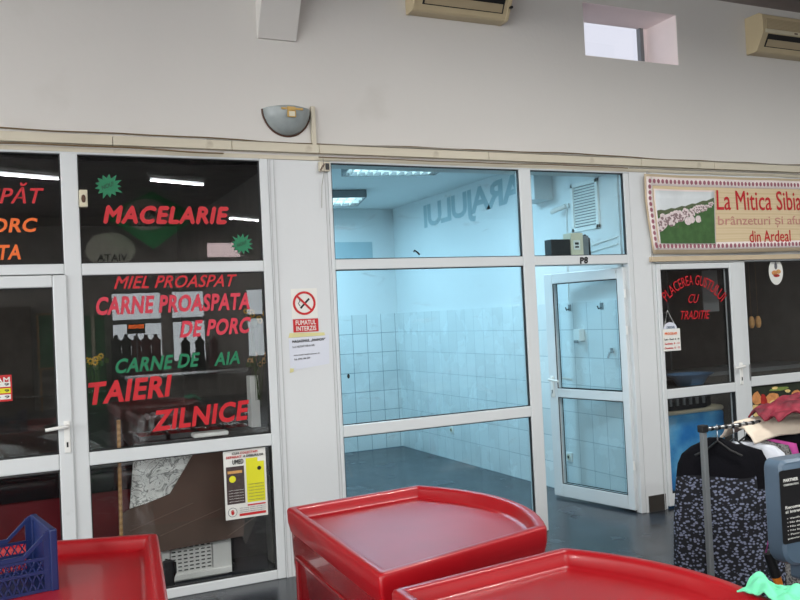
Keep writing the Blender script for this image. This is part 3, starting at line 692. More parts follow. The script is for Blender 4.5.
for k, (dx, h) in enumerate(((-.008, .012), (-.003, .016), (.002, .016), (.007, .013))): hd.box(c.x+dx-.0018, c.y-.0016, c.z, c.x+dx+.0018, c.y-.0008, c.z+h)
hd.box(c.x+.008, c.y-.0016, c.z-.006, c.x+.015, c.y-.0008, c.z-.002); hd.build('poster_hand', 'signred', po)

# no smoking sign + notice on the pier
YP = -.0085
ns = empty('no_smoking_sign', (1.81, YP, 1.61), 'square white no-smoking sign with red ring and red caption on the pier', 'sign')
MB().box(1.722, YP-.002, 1.705, 1.905, YP, 1.905).build('sign_sheet', 'signwhite', ns)
MB().box(1.728, YP-.003, 1.612, 1.905, YP, 1.700).build('caption_plate', 'signred', ns)
text('sign_lettering', 'FUMATUL', (1.745, YP-.0035, 1.660), (1.888, YP-.0035, 1.660), (1.745, YP-.0035, 1.692), 'signwhite', ns, bold=.018)
text('sign_lettering', 'INTERZIS', (1.748, YP-.0035, 1.620), (1.888, YP-.0035, 1.620), (1.748, YP-.0035, 1.652), 'signwhite', ns, bold=.018)
rg = MB(); cxs, czs = 1.812, 1.806; nn = 40
ro, ri = .080, .065
vs = []; fs = []
for k in range(nn):
    a = 2*PI*k/nn
    for rr_, yy in ((ro, YP-.0022), (ri, YP-.0022), (ri, YP-.0045), (ro, YP-.0045)): vs.append((cxs+rr_*math.cos(a), yy, czs+rr_*math.sin(a)))
for k in range(nn):
    for j in range(4): fs.append((k*4+j, k*4+(j+1) % 4, ((k+1) % nn)*4+(j+1) % 4, ((k+1) % nn)*4+j))
rg.add(vs, fs)
d_ = Vector((math.cos(-PI/4), 0, math.sin(-PI/4))); n_ = Vector((d_.z, 0, -d_.x))
q = [Vector((cxs, YP-.0052, czs))+d_*s1*.068+n_*s2*.007 for s1, s2 in ((-1, -1), (1, -1), (1, 1), (-1, 1))]
rg.prism(q, (0, .002, 0)); rg.build('prohibition_ring', 'signred', ns)
d_ = Vector((math.cos(PI/4), 0, math.sin(PI/4))); n_ = Vector((d_.z, 0, -d_.x))
q = [Vector((cxs+.004, YP-.0034, czs-.002))+d_*s1*.045+n_*s2*.0065 for s1, s2 in ((-1, -1), (1, -1), (1, 1), (-1, 1))]
MB().prism(q, (0, .001, 0)).build('cigarette', 'ink', ns)
MB().tube([(cxs-.03, YP-.003, czs-.02), (cxs-.042, YP-.003, czs), (cxs-.03, YP-.003, czs+.015), (cxs-.036, YP-.003, czs+.03)], .003, 6).build('smoke_mark', 'greyink', ns)
nt_ = empty('paper_notice', (1.83, YP, 1.35), 'white printed paper taped on the pier under the no-smoking sign', 'notice')
MB().prism([(1.694, YP-.003, 1.358), (1.972, YP-.001, 1.388), (1.978, YP-.003, 1.585), (1.692, YP-.002, 1.585)], (0, .001, 0)).build('paper_sheet', 'paper', nt_)
MB().prism([(1.69, YP-.005, 1.578), (1.95, YP-.005, 1.582), (1.945, YP-.005, 1.602), (1.70, YP-.005, 1.610)], (0, .001, 0)).build('tape', 'tape', nt_)
MB().prism([(1.688, YP-.005, 1.345), (1.715, YP-.005, 1.35), (1.718, YP-.005, 1.372), (1.692, YP-.005, 1.375)], (0, .001, 0)).build('tape', 'tape', nt_)
for s_, x0, x1, z, h, mt, bd in (('MAGAZINUL „DIAMON”', 1.715, 1.950, 1.540, .020, 'ink', .03), ('S-A MUTAT VIS-A-VIS', 1.715, 1.870, 1.508, .013, 'greyink', .02), ('Informații suplimentare la', 1.722, 1.905, 1.452, .012, 'greyink', .01), ('Tel. 0745 186 204', 1.722, 1.835, 1.425, .012, 'greyink', .02)):
    text('notice_lettering', s_, (x0, YP-.0045, z), (x1, YP-.0045, z+.006), (x0, YP-.0045, z+h), mt, nt_, bold=bd)

# ------------------------------------------------------------------ butcher interior
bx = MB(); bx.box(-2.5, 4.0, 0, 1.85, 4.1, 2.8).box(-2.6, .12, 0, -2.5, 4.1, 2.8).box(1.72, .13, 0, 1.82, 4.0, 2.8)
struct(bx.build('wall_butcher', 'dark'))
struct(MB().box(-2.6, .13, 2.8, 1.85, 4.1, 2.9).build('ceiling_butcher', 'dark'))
cn = empty('refrigerated_counter', (-.6, .3, 0), 'dark red refrigerated counter with black rounded top behind the butcher door', 'counter')
MB().box(-2.0, .30, .05, .68, 1.0, .66).build('counter_body', 'darkred', cn, bevel=.01)
prof = [(.27, .66), (.25, .70), (.25, .78), (.275, .825), (.33, .85), (1.0, .85), (1.0, .66)]
MB().prism([(-2.0, p[0], p[1]) for p in prof], (2.70, 0, 0)).build('counter_top', 'blackgloss', cn, smooth=40)
MB().tube([(-2.0, .27, .822), (.70, .27, .822)], .012, 8).build('metal_edge', 'metal', cn, smooth=60)
gl = MB().grid(lambda u, v: (-2.0+2.65*u, .36+.34*(1-math.cos(v*PI/2)), .85+.42*math.sin(v*PI/2)), 2, 10)
gl.build('curved_glass', 'glass', cn, smooth=80, solid=.006)
dc = empty('display_case', (1.0, .7, 0), 'meat display case with metal trays behind the middle butcher window', 'display case')
MB().box(.75, .65, .0, 1.66, 1.35, .86).build('case_body', 'black', dc)
MB().box(.75, .65, .86, 1.66, 1.35, .89).build('case_rim', 'tray', dc)
MB().grid(lambda u, v: (.75+.91*u, .66+.34*(1-math.cos(v*PI/2)), .89+.45*math.sin(v*PI/2)), 2, 10).build('curved_glass', 'glass', dc, smooth=80, solid=.006)
MB().box(.75, .95, 1.33, 1.66, 1.35, 1.35).build('case_top', 'tray', dc)
for k in range(4):
    xx = .80+k*.21
    t_ = empty('meat_tray', (xx+.09, .85, .89), 'steel tray of meat in the display case', 'tray', 'steel meat trays in the display case')
    MB().box(xx, .72, .892, xx+.19, 1.0, .897).box(xx, .72, .892, xx+.19, .725, .93).box(xx, .995, .892, xx+.19, 1.0, .93).box(xx, .72, .892, xx+.005, 1.0, .93).box(xx+.185, .72, .892, xx+.19, 1.0, .93).build('tray_shell', 'tray', t_)
    b = MB()
    for j in range(4): b.ball((xx+.05+.09*(j % 2), .80+.1*(j//2), .915), .045, 10, 6, (1, 1.1, .5))
    b.build('meat_cuts', 'pinkmeat', t_, smooth=60)
# marble-print board, brown board, crate, stick, hose
def flatpoly(name, pix, y, th, mat, lab, cat, parent=None, bevel=.003):
    pts = [aty(a, b_, y) for a, b_ in pix]
    o = MB().prism(pts, (0, th, 0)).build(name, mat, parent, bevel=bevel)
    return tag(o, lab, cat) if parent is None else o
flatpoly('marble_board', [(133.5, 447), (200, 444), (193.6, 454), (169.8, 493.8), (150, 502), (129.5, 509), (132, 480)], .24, .012, 'marble', 'white marble-patterned board leaning behind the lower butcher pane', 'board')
br_ = empty('brown_board', (1.0, .20, .2), 'large dark brown panel with a notched corner leaning behind the lower pane', 'board')
pts = [aty(a, b_, .2) for a, b_ in [(121, 514), (129.5, 509.5), (150, 502.5), (169.8, 494.5), (193.6, 454), (202, 441), (250, 437), (246, 505), (243.5, 536), (161, 552), (121, 556)]]
MB().prism(pts, (0, .016, 0)).build('board_panel', 'brown', br_, bevel=.003)
for a, b_ in (((130, 531), (193, 503)), ((160, 536), (222, 508)), ((228, 536), (262, 512))):
    p, q = aty(*a, .198), aty(*b_, .198); MB().tube([p, q], .0022, 5).build('scratch', 'scratch', br_)
flatpoly('cardboard_sheet', [(246, 545), (264, 500), (276, 440), (250, 436), (240, 530)], .225, .006, 'walldark', 'dark folded sheet at the right of the brown panel', 'sheet')
pc = empty('perforated_crate', (1.1, .3, 0), 'pale grey perforated plastic crate on the floor behind the lower pane', 'crate')
f_ = MB(); x0, x1, z0, z1 = .86, 1.315, .012, .33
nx, nz_ = 7, 10; hx0, hz0, hx1, hz1 = x0+.055, z0+.05, x1-.13, z1-.02
f_.box(x0, .30, z0, x1, .312, hz0); f_.box(x0, .30, hz1, x1, .312, z1); f_.box(x0, .30, hz0, hx0, .312, hz1); f_.box(hx1, .30, hz0, x1, .312, hz1)
dx = (hx1-hx0)/nx; dz = (hz1-hz0)/nz_
for i in range(nx+1): f_.box(hx0+i*dx-.006, .30, hz0, hx0+i*dx+.006, .312, hz1)
for j in range(nz_+1): f_.box(hx0, .301, hz0+j*dz-.0075, hx1, .311, hz0+j*dz+.0075)
f_.build('crate_front', 'white', pc)
MB().box(x0, .312, z0, x0+.012, .60, z1).box(x1-.012, .312, z0, x1, .60, z1).box(x0, .588, z0, x1, .60, z1).box(x0, .312, z0, x1, .6, z0+.012).build('crate_shell', 'white', pc)
MB().box(x0+.012, .315, z0+.012, x1-.012, .32, z1).build('crate_shade_sheet', 'black', pc)  # black sheet stands in for the shade inside, behind the holes
MB().box(x0, .292, z0, x1, .302, z0+.04).build('crate_lip', 'white', pc, bevel=.004)
MB().box(x0+.02, .32, 0, x1-.02, .58, z0).build('crate_foot', 'white', pc)
tag(MB().tube([aty(118.5, 420, .14), (.585, .14, 0.005)], .012, 10).build('wooden_stick', 'wood', smooth=60), 'upright wooden broom stick behind the butcher window', 'stick')
hs = [aty(170, 562, .16), aty(174, 563, .16), aty(174.5, 572, .16), aty(173, 585, .16), aty(168, 588, .16)]
MBh = MB().tube([aty(165, 561, .16)]+hs, .016, 10); 
tag(MBh.build('black_pipe', 'blackgloss', smooth=60), 'bent black pipe standing before the perforated crate', 'pipe')
tag(MB().box(.835, .12, 0.0, .90, .15, .20).build('black_bin', 'black', bevel=.01), 'small black box at the foot of the perforated crate', 'box')
# flowers and small things behind the glass
def bouquet(u, v, y, lab, n_, wid, hgt, flower, stem_to):
    c = aty(u, v, y); r = empty('flower_bunch', (c.x, c.y, stem_to), lab, 'flowers')
    st = MB(); fl = MB(); lf = MB(); rr = random.Random(int(u))
    for k in range(n_):
        p = Vector((c.x+rr.uniform(-1, 1)*wid, c.y+rr.uniform(-.05, .05), c.z+rr.uniform(-1, 1)*hgt))
        st.tube([(c.x+rr.uniform(-.02, .02), c.y, stem_to), p], .002, 5)
        for j in range(9):
            a = 2*PI*j/9; e = p+Vector((math.cos(a)*.022, -.006, math.sin(a)*.022)); fl.prism([p, p+Vector((math.cos(a-.3)*.016, 0, math.sin(a-.3)*.016)), e, p+Vector((math.cos(a+.3)*.016, 0, math.sin(a+.3)*.016))], (0, .002, 0))
        lf.ball((p.x, p.y-.004, p.z), .008, 8, 6, (1, .5, 1))
        lf.ball((p.x+rr.uniform(-.04, .04), p.y+.01, p.z-.03), .018, 6, 4, (1, .3, 1.4))
    st.build('stems', 'leaf', r); fl.build('petals', flower, r); lf.build('leaves', 'leaf', r)
bouquet(254, 318, .35, 'bunch of small sunflowers at the right of the butcher window', 9, .07, .07, 'sunflower', 1.15)
bouquet(95, 361, .35, 'bunch of dry orange flowers at the left of the butcher window', 9, .07, .03, 'sunflower', 1.2)
bouquet(257, 360, .4, 'bunch of faded pinkish flowers low at the right of the butcher window', 7, .09, .04, 'tan', 1.1)
vs_ = aty(254, 395, .4)
tag(MB().box(vs_.x-.035, .36, .96, vs_.x+.03, .46, 1.32).build('white_carton', 'white', bevel=.004), 'tall white carton at the right of the middle butcher window', 'carton')
tag(MB().box(vs_.x-.25, .35, .90, vs_.x+.1, .5, .958).box(vs_.x-.25, .36, 0, vs_.x-.22, .49, .9).box(vs_.x+.07, .36, 0, vs_.x+.1, .49, .9).build('side_stand', 'dark', bevel=.004), 'dark stand under the white carton inside the butcher window', 'stand')
a, b_ = aty(190, 441, .12), aty(228, 434, .12)
tag(MB().box(a.x+.02, .09, .962, b_.x, .19, .992).build('white_tray', 'white', bevel=.01), 'flat white tray on the rail at the bottom of the middle butcher pane', 'tray')
# crumpled foil pack
def rag(fn, name, mat, lab, cat, nu=26, nv=18, solid=.003, kind=None, group=None, parent=None):
    o = MB().grid(fn, nu, nv).build(name, mat, parent, smooth=180, solid=solid)
    sd = o.modifiers.new('sub', 'SUBSURF'); sd.levels = 1; sd.render_levels = 1
    return tag(o, lab, cat, group, kind) if lab else o
from mathutils import noise as MN
def nz(x, y, z, s): return MN.noise(Vector((x*s, y*s, z*s)))
c0 = aty(165, 414, .6)
rag(lambda u, v: (c0.x-.13+.28*u, .58+.10*v, c0.z-.02+.035*nz(u, v, 3, 9)+.02*v+.02*u), 'plastic_wrap', 'tray', 'crumpled clear plastic wrap lying on the display case', 'plastic wrap')

# ------------------------------------------------------------------ vacant room
RX, RY, RZ = 4.62, 4.60, 3.10
struct(MB().box(1.9, RY, 0, RX+.1, RY+.1, RZ).build('wall_back', 'roomwall'))
struct(MB().box(RX, .12, 0, RX+.1, RY, RZ).build('wall_right', 'roomwall'))
struct(MB().box(1.86, .12, 0, 1.93, RY, RZ).build('wall_left', 'roomwall'))
struct(MB().box(1.86, .12, 2.80, RX+.1, .13, RZ).build('wall_lintel', 'roomwall'))
struct(MB().box(1.86, T, RZ, RX+.1, RY+.1, RZ+.1).build('ceiling_vacant', 'roomwall'))
struct(MB().box(1.93, RY-.012, 0, RX-.012, RY-.0005, 1.735).build('trim_7', 'tile_b'), 'white wall tiling on the back wall of the vacant unit')
struct(MB().box(RX-.012, .13, 0, RX-.0005, RY, 1.735).build('trim_8', 'tile_r'), 'white wall tiling on the right wall of the vacant unit')
struct(MB().box(1.93, .13, 0, 1.942, RY-.013, 1.735).build('trim_9', 'tile_r'), 'white wall tiling on the left wall of the vacant unit')
def louver(loc, rz, L_, W_, lab, pw):
    f = empty('ceiling_lamp', loc, lab, 'lamp', rot=rz)
    m = MB(); h = .085
    m.box(-L_, -W_/2, 0, 0, -W_/2+.02, h).box(-L_, W_/2-.02, 0, 0, W_/2, h).box(-L_, -W_/2, 0, -L_+.02, W_/2, h).box(-.02, -W_/2, 0, 0, W_/2, h).box(-L_, -W_/2, h-.01, 0, W_/2, h)
    m.build('lamp_housing', 'greymetal', f, local=True)
    s_ = MB()
    for k in range(1, 12): s_.box(-L_*k/12-.003, -W_/2+.02, .005, -L_*k/12+.003, W_/2-.02, .045)
    for k in (1, 2): s_.box(-L_+.02, -W_/2+W_*k/3-.01, .003, -.02, -W_/2+W_*k/3+.01, .05)
    s_.build('louvre', 'white', f, local=True)
    for k in range(3):
        y = -W_/2+W_*(k+.5)/3
        MB().box(-L_+.04, y-W_*.13, .055, -.04, y+W_*.13, .065).build('lamp_tube', 'coolpanel', f, local=True)
    a = arealight('room_light', (0, 0, 0), (0, 0, 0), L_*.9, W_*.9, pw, (.50, .81, 1.0)); a.parent = f; a.location = (-L_/2, 0, -.02)
    return f
louver((3.70, 3.42, RZ-.086), math.radians(-14), 1.2, .72, 'square louvred ceiling lamp deep in the vacant unit', 41)
louver((3.66, 1.36, RZ-.086), math.radians(-14), .9, .62, 'louvred ceiling lamp near the glass of the vacant unit', 43)
# mirrored letters of a glass reflection, painted on the right wall
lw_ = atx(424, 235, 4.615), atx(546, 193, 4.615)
text('reflected_lettering', 'GARAJULUI', (4.6195, 3.70, 2.66), (4.6195, 1.15, 2.70), (4.6195, 3.70, 3.02), 'reflectteal', None, bold=.03, nrm=(-1, 0, 0), flip=True, spacing=.9)
o = bpy.data.objects['reflected_lettering']; tag(o, 'faint teal mirrored lettering, a glass reflection painted high on the right wall of the vacant unit', 'lettering')
# vent grille, duct, hooks, dispenser, sockets
vg = empty('vent_grille', (4.6, .54, 2.36), 'white louvred vent grille high on the right wall of the vacant unit', 'vent')
ya, yb, za, zb_ = .36, .74, 2.36, 2.79
MB().box(4.60, ya, za, 4.62, ya+.035, zb_).box(4.60, yb-.035, za, 4.62, yb, zb_).box(4.60, ya, za, 4.62, yb, za+.035).box(4.60, ya, zb_-.035, 4.62, yb, zb_).build('grille_frame', 'white', vg, bevel=.003)
m = MB()
for k in range(14): z = za+.045+k*.025; m.prism([(4.606, ya+.03, z), (4.606, yb-.03, z), (4.617, yb-.03, z+.018), (4.617, ya+.03, z+.018)], (0, 0, .003))
m.build('slats', 'white', vg)
MB().box(4.616, ya+.03, za+.03, 4.6195, yb-.03, zb_-.03).build('grille_back', 'greymetal', vg)
tag(MB().box(4.42, 1.03, 2.70, 4.62, 1.30, RZ-.001).build('boxed_duct', 'roomwall', bevel=.004), 'white boxed duct dropping from the ceiling of the vacant unit', 'duct')
wp = empty('wall_spot', (4.6, .86, 2.58), 'small white wall spotlight beside the boxed duct', 'lamp')
MB().box(4.60, .78, 2.595, 4.62, .84, 2.63).build('spot_mount', 'white', wp); MB().tube([(4.60, .82, 2.61), (4.56, .86, 2.59), (4.52, .93, 2.57)], .022, 10).build('spot_head', 'white', wp, smooth=50)
tag(MB().tube([(4.613, .82, 2.59), (4.613, .84, 2.3), (4.613, .86, 1.74)], .004, 6).build('cable', 'white'), 'thin white cable running down from the small wall spotlight', 'cable')
for (y, z, lab) in ((.841, 1.69, 'dark hook on the wall tiles, left of the pair'), (.386, 1.69, 'dark hook on the wall tiles, right of the pair')):
    h = empty('wall_hook', (4.60, y, z), lab, 'hook')
    MB().box(4.602, y-.02, z-.03, 4.608, y+.02, z+.03).build('hook_plate', 'greymetal', h); MB().tube([(4.602, y, z-.01), (4.57, y, z-.02), (4.56, y, z+.005)], .006, 8).build('hook_arm', 'black', h)
sd = empty('soap_dispenser', (4.58, .68, 1.40), 'white dispenser on the tiles seen through the open door', 'dispenser')
MB().box(4.545, .64, 1.39, 4.608, .73, 1.50).build('dispenser_body', 'white', sd, bevel=.01); MB().box(4.535, .66, 1.375, 4.55, .71, 1.40).build('dispenser_lever', 'greymetal', sd)
tp = empty('wall_tap', (4.58, .25, 1.25), 'small metal tap on the tiles right of the dispenser', 'tap')
MB().tube([(4.608, .27, 1.30), (4.57, .27, 1.30), (4.55, .27, 1.25)], .009, 8).build('tap_spout', 'metal', tp, smooth=60); MB().tube([(4.59, .27, 1.30), (4.59, .27, 1.335)], .012, 8).build('tap_knob', 'metal', tp)
for (y, z, lab) in ((.959, .33, 'white wall socket low on the tiles, seen through the open door'), (3.22, .35, 'white wall socket low on the tiles deep in the vacant unit')):
    h = empty('wall_socket', (4.60, y, z-.04), lab, 'socket')
    MB().box(4.596, y-.042, z-.042, 4.608, y+.042, z+.042).build('socket_plate', 'white', h, bevel=.004)
    MB().disc((4.5955, y, z), (0, .026, 0), (0, 0, .026), 20, (-.004, 0, 0)).build('socket_face', 'cream', h); MB().disc((4.591, y, z), (0, .014, 0), (0, 0, .014), 14, (-.001, 0, 0)).build('socket_hole', 'black', h)
tag(MB().tube([(4.612, .14, 2.26), (4.612, .8, 2.19)], .006, 6).tube([(4.612, .14, 2.20), (4.612, .8, 2.14)], .006, 6).build('conduit', 'white'), 'pair of thin white conduits on the right wall above the door', 'conduit')
struct(MB().box(1.95, 4.585, 2.46, 4.30, 4.6, 2.67).build('reflection_band', 'reflectteal'), 'grey green band painting a reflection on the back wall of the vacant unit')  # strip's darker colour stands in for a reflection in the glass
# meter box standing on the transom, behind the glass
mt = empty('meter_box', (4.08, .1, 2.1), 'black and cream meter box behind the pane above the P8 number', 'meter')
MB().box(3.895, .07, 2.10, 4.083, .16, 2.235).build('meter_body', 'black', mt, bevel=.004)
MB().box(4.083, .06, 2.10, 4.20, .17, 2.285).build('meter_cover', 'cream', mt, bevel=.005)
MB().box(4.103, .055, 2.15, 4.165, .06, 2.225).build('meter_label', 'signwhite', mt)
MB().box(4.115, .053, 2.165, 4.15, .056, 2.178).box(4.115, .053, 2.19, 4.15, .056, 2.208).build('label_marks', 'ink', mt)
MB().box(4.20, .08, 2.10, 4.27, .16, 2.265).build('meter_side', 'greymetal', mt, bevel=.006)
MB().tube([(4.29, .1, 2.10), (4.29, .1, 2.24), (4.25, .1, 2.27), (4.2, .1, 2.25)], .008, 8).tube([(4.31, .12, 2.10), (4.305, .12, 2.2)], .006, 8).build('meter_wires', 'black', mt)
struct(MB().box(3.682, .045, 2.03, 4.583, .2, 2.098).build('trim_10', 'roomwall'), 'ledge behind the transom')

# ------------------------------------------------------------------ cheese shop
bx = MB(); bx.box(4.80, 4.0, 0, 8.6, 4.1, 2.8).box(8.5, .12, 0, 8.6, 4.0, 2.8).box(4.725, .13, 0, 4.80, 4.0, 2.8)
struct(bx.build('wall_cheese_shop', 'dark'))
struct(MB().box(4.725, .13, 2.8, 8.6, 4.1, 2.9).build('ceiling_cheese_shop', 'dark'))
fz = empty('chest_freezer', (5.4, .3, 0), 'chest freezer with blue sky print and black bumper inside the cheese shop door', 'freezer')
MB().box(4.93, .25, .06, 5.80, .80, .71).build('freezer_body', 'freezerblue', fz, bevel=.02)
MB().box(4.93, .245, .71, 5.80, .80, .757).build('freezer_rim', 'cream', fz, bevel=.02)
bp = MB(); bp.prism([(4.93, .2, .758), (5.55, .2, .758), (5.66, .26, .758), (5.68, .36, .758), (5.6, .5, .758), (4.93, .5, .758)], (0, 0, .10)); bp.build('black_bumper', 'black', fz, bevel=.015)
st = MB()
for k in range(8): st.box(4.97+k*.075, .185, .80, 4.995+k*.075, .30, .875)
st.build('bumper_ribs', 'greymetal', fz, bevel=.004)
MB().box(5.0, .3, 0, 5.06, .36, .06).box(5.7, .3, 0, 5.76, .36, .06).box(5.0, .74, 0, 5.06, .8, .06).box(5.7, .74, 0, 5.76, .8, .06).build('freezer_feet', 'black', fz)
BZ = aty(690, 385, 1.05)
bs = empty('plastic_basin', (BZ.x, 1.05, BZ.z), 'blue oval plastic basin inside the cheese shop door', 'basin')
rings = []
for (r_, z) in ((.13, .0), (.19, .09), (.235, .115), (.245, .115), (.235, .105), (.185, .08), (.12, .012)): rings.append([(BZ.x+r_*1.1*math.cos(2*PI*k/28), 1.05+r_*.8*math.sin(2*PI*k/28), BZ.z+z) for k in range(28)])
MB().loft(rings).build('basin_bowl', 'bluebasin', bs, smooth=60)
sc_ = empty('shop_counter', (6.6, 1.4, 0), 'dim glass counter deep inside the cheese shop', 'counter')
MB().box(5.2, 1.3, 0, 8.3, 1.9, .9).build('counter_body', 'dark', sc_); MB().box(5.2, 1.28, .9, 8.3, 1.92, .94).build('counter_top', 'greymetal', sc_)
tag(MB().box(BZ.x-.3, .85, 0, BZ.x+.3, 1.22, BZ.z-.002).build('side_table', 'dark'), 'dark stand under the blue basin', 'stand')
sh = empty('wall_shelf', (6.6, 3.9, 0), 'pale framed shelving on the back wall of the cheese shop', 'shelf')
m = MB()
for z in (1.05, 1.55, 2.0): m.box(5.6, 3.6, z, 8.3, 3.98, z+.03)
for x in (5.6, 6.5, 7.4, 8.27): m.box(x, 3.6, 0, x+.03, 3.98, 2.3)
m.build('shelf_frame', 'greymetal', sh)
for k in range(8):
    x = 5.8+k*.31; tag(MB().tube([(x, 3.75, 1.58), (x, 3.75, 1.76), (x, 3.75, 1.84)], .06, 10, r2=.03).build('jar', random.choice(['tan', 'cream', 'dark']), smooth=50), 'jar on the back shelf of the cheese shop', 'jar', 'jars on the cheese shop shelf')
hp = aty(756, 322, .8)
for k in range(2): tag(MB().ball((hp.x-.06+k*.09, .8, hp.z), .05, 12, 8, (.6, .6, 1.3)).tube([(hp.x-.06+k*.09, .8, hp.z+.05), (hp.x-.06+k*.09, .8, 2.8)], .0006, 5).build('smoked_cheese', 'tan', smooth=60), 'smoked cheese hanging behind the cheese shop window', 'cheese', 'pair of smoked cheeses hanging in the window')
ha, hb_ = aty(704, 312, .55), aty(718, 290, .55)
tag(MB().box(ha.x, .55, ha.z, hb_.x, .56, 1.98).box((ha.x+hb_.x)/2, .55, 1.98, (ha.x+hb_.x)/2+.01, .56, 2.8).build('hanging_sheet', 'greymetal'), 'grey sheet hanging behind the cheese shop door', 'sheet')
# lettering on the door glass
def arc(fx, fy):
    t = (fx-.5)*2
    u = 694+27*t; v = 285+17*(abs(t)**2)
    nx_ = t*.8; ny_ = -1; l = math.hypot(nx_, ny_); h = 10
    return aty(u+nx_/l*h*fy, v+ny_/l*h*fy, YG)
text('window_lettering', 'PLACEREA GUSTULUI', (0, 0, 0), (1, 0, 0), (0, 1, 0), 'vinylred', d3, bold=.0, warp=arc, label='red arched PLACEREA GUSTULUI lettering')
ptext('window_lettering', 'CU', (688, 303), (698, 303), (689, 294), 'vinylred', d3, y=YG, bold=.0, shear=.2, label='red CU lettering')
ptext('window_lettering', 'TRADITIE', (680, 319.5), (709, 318.5), (681, 311), 'vinylred', d3, y=YG, bold=.0, shear=.1, label='red TRADITIE lettering')
hsn = empty('hanging_hours_sign', (4.97, -.03, 1.29), 'small white opening-hours sign hung by a cord on the cheese shop door', 'sign')
MB().box(4.882, -.036, 1.293, 5.066, -.032, 1.475).build('sign_sheet', 'signwhite', hsn)
MB().prism([(4.965+.07*math.cos(PI*k/14), -.0358, 1.4755+.055*math.sin(PI*k/14)) for k in range(15)], (0, .003, 0)).build('sign_dome', 'paper', hsn)
MB().tube([(4.905, -.034, 1.50), (4.945, -.033, 1.63), (5.02, -.034, 1.50)], .0025, 5).build('cord', 'white', hsn)
text('sign_lettering', 'DESCHIS', (4.925, -.0375, 1.478), (5.008, -.0375, 1.478), (4.925, -.0375, 1.498), 'bluegrey', hsn, nrm=(0, -1, 0))
text('sign_lettering', 'PROGRAM', (4.90, -.0375, 1.425), (5.03, -.0375, 1.425), (4.90, -.0375, 1.448), 'vinylorange', hsn, bold=.03)
for k, s_ in enumerate(('Duminica  8 - 12', 'Sambata  8 - 14', 'Luni - Vineri  8 - 18')): text('sign_lettering', s_, (4.895, -.0375, 1.31+k*.036), (5.052, -.0375, 1.31+k*.036), (4.895, -.0375, 1.326+k*.036), ('signred', 'signred', 'ink')[k], hsn, bold=.02)
ov = empty('oval_sticker', (6.27, .01, 1.81), 'white oval sticker with brown loaves on the cheese shop window', 'sticker')
MB().disc((6.275, .0165, 1.925), (.088, 0, 0), (0, 0, .118), 30, (0, .002, 0)).build('sticker_sheet', 'signwhite', ov)
for (x, z, a_, b_, mt_) in ((6.255, 1.915, .035, .022, 'bread'), (6.305, 1.925, .03, .02, 'tan'), (6.28, 1.89, .04, .014, 'meat'), (6.275, 1.975, .018, .03, 'greyink')):
    MB().disc((x, .0145, z), (a_, 0, 0), (0, 0, b_), 16, (0, .001, 0)).build('sticker_print', mt_, ov)
MB().disc((6.272, .012, 2.035), (.014, 0, 0), (0, 0, .03), 12, (0, .003, 0)).build('sticker_tab', 'greymetal', ov)
# food poster on the lower pane
fp = empty('food_poster', (6.3, .01, .3), 'poster printed with bread cheese and cold cuts on the lower cheese shop pane', 'poster')
MB().box(5.875, .012, .35, 6.93, .0145, .92).build('poster_sheet', 'foodbg', fp)
rr = random.Random(4)
def blob(u, v, w_, h_, mat, y=.010, seed=0, n_=9):
    w_ *= 1.35; h_ *= 1.25; c = aty(u, v, y); q = random.Random(seed+int(u*7+v)); pts = []
    for k in range(n_):
        a = 2*PI*k/n_; f = q.uniform(.78, 1.1); pts.append((c.x+w_*f*math.cos(a), y, c.z+h_*f*math.sin(a)))
    MB().prism(pts, (0, .001, 0)).build('poster_print', mat, fp)
blob(757, 399, .045, .05, 'bread'); blob(764, 401, .03, .055, 'meat', .009); blob(773, 399, .07, .055, 'bread'); blob(773, 405, .045, .04, 'cheese', .009); blob(757, 411, .055, .05, 'cheese', .009)
blob(770, 415, .06, .03, 'cheese', .008); blob(779, 389, .09, .015, 'greenleaf'); blob(786, 407, .05, .03, 'greenleaf'); blob(797, 394, .05, .03, 'bread', .009); blob(795, 400, .07, .02, 'cheese', .008); blob(797, 404, .07, .02, 'meat', .007); blob(793, 411, .05, .03, 'cheese', .007); blob(803, 412, .08, .05, 'meat')
blob(775, 388, .03, .01, 'cheese', .009); blob(788, 391, .03, .012, 'cheese', .009)

# ------------------------------------------------------------------ banner
bn = empty('shop_banner', (5.8, -.05, 2.1), 'wood-print fabric banner with a sheep photo and red shop name', 'banner')
BX0, BX1, BZ0, BZ1 = 4.762, 7.6, 2.100, 2.757
def bw(x, z): 
    f = (x-BX0)
    return -.055-.012*math.sin(f*3.1+z*2)-.006*math.sin(f*9+z*5)
def bpt(x, z, lift=0): 
    sk = max(0, (2.55-z))*.14*max(0, 1-(x-BX0)*2.2)
    return Vector((x+sk, bw(x, z)-lift, z-.006*math.sin((x-BX0)*2.2)))
def bgrid(x0, z0, x1, z1, lift, mat, nm, nu=None, nv=None):
    nu = nu or max(2, int((x1-x0)/.05)+2); nv = nv or max(2, int((z1-z0)/.08)+2)
    o = MB().grid(lambda u, v: bpt(x0+(x1-x0)*u, z0+(z1-z0)*v, lift), nu, nv).build(nm, mat, bn, smooth=180, solid=.0012 if lift else .003)
    return o
bgrid(BX0, BZ0, BX1, BZ1, 0, 'bannerhem', 'banner_fabric')
bgrid(BX0+.02, BZ0+.03, BX1-.02, BZ1-.02, .003, 'banner', 'printed_ground')
bgrid(BX0+.02, BZ1-.095, BX1-.02, BZ1-.022, .005, 'bwhite', 'dotted_border'); bgrid(BX0+.02, BZ0+.032, BX1-.02, BZ0+.095, .005, 'bwhite', 'dotted_border'); bgrid(BX0+.016, BZ0+.032, BX0+.075, BZ1-.022, .0052, 'bwhite', 'dotted_border')
dt = MB(); hx = .0
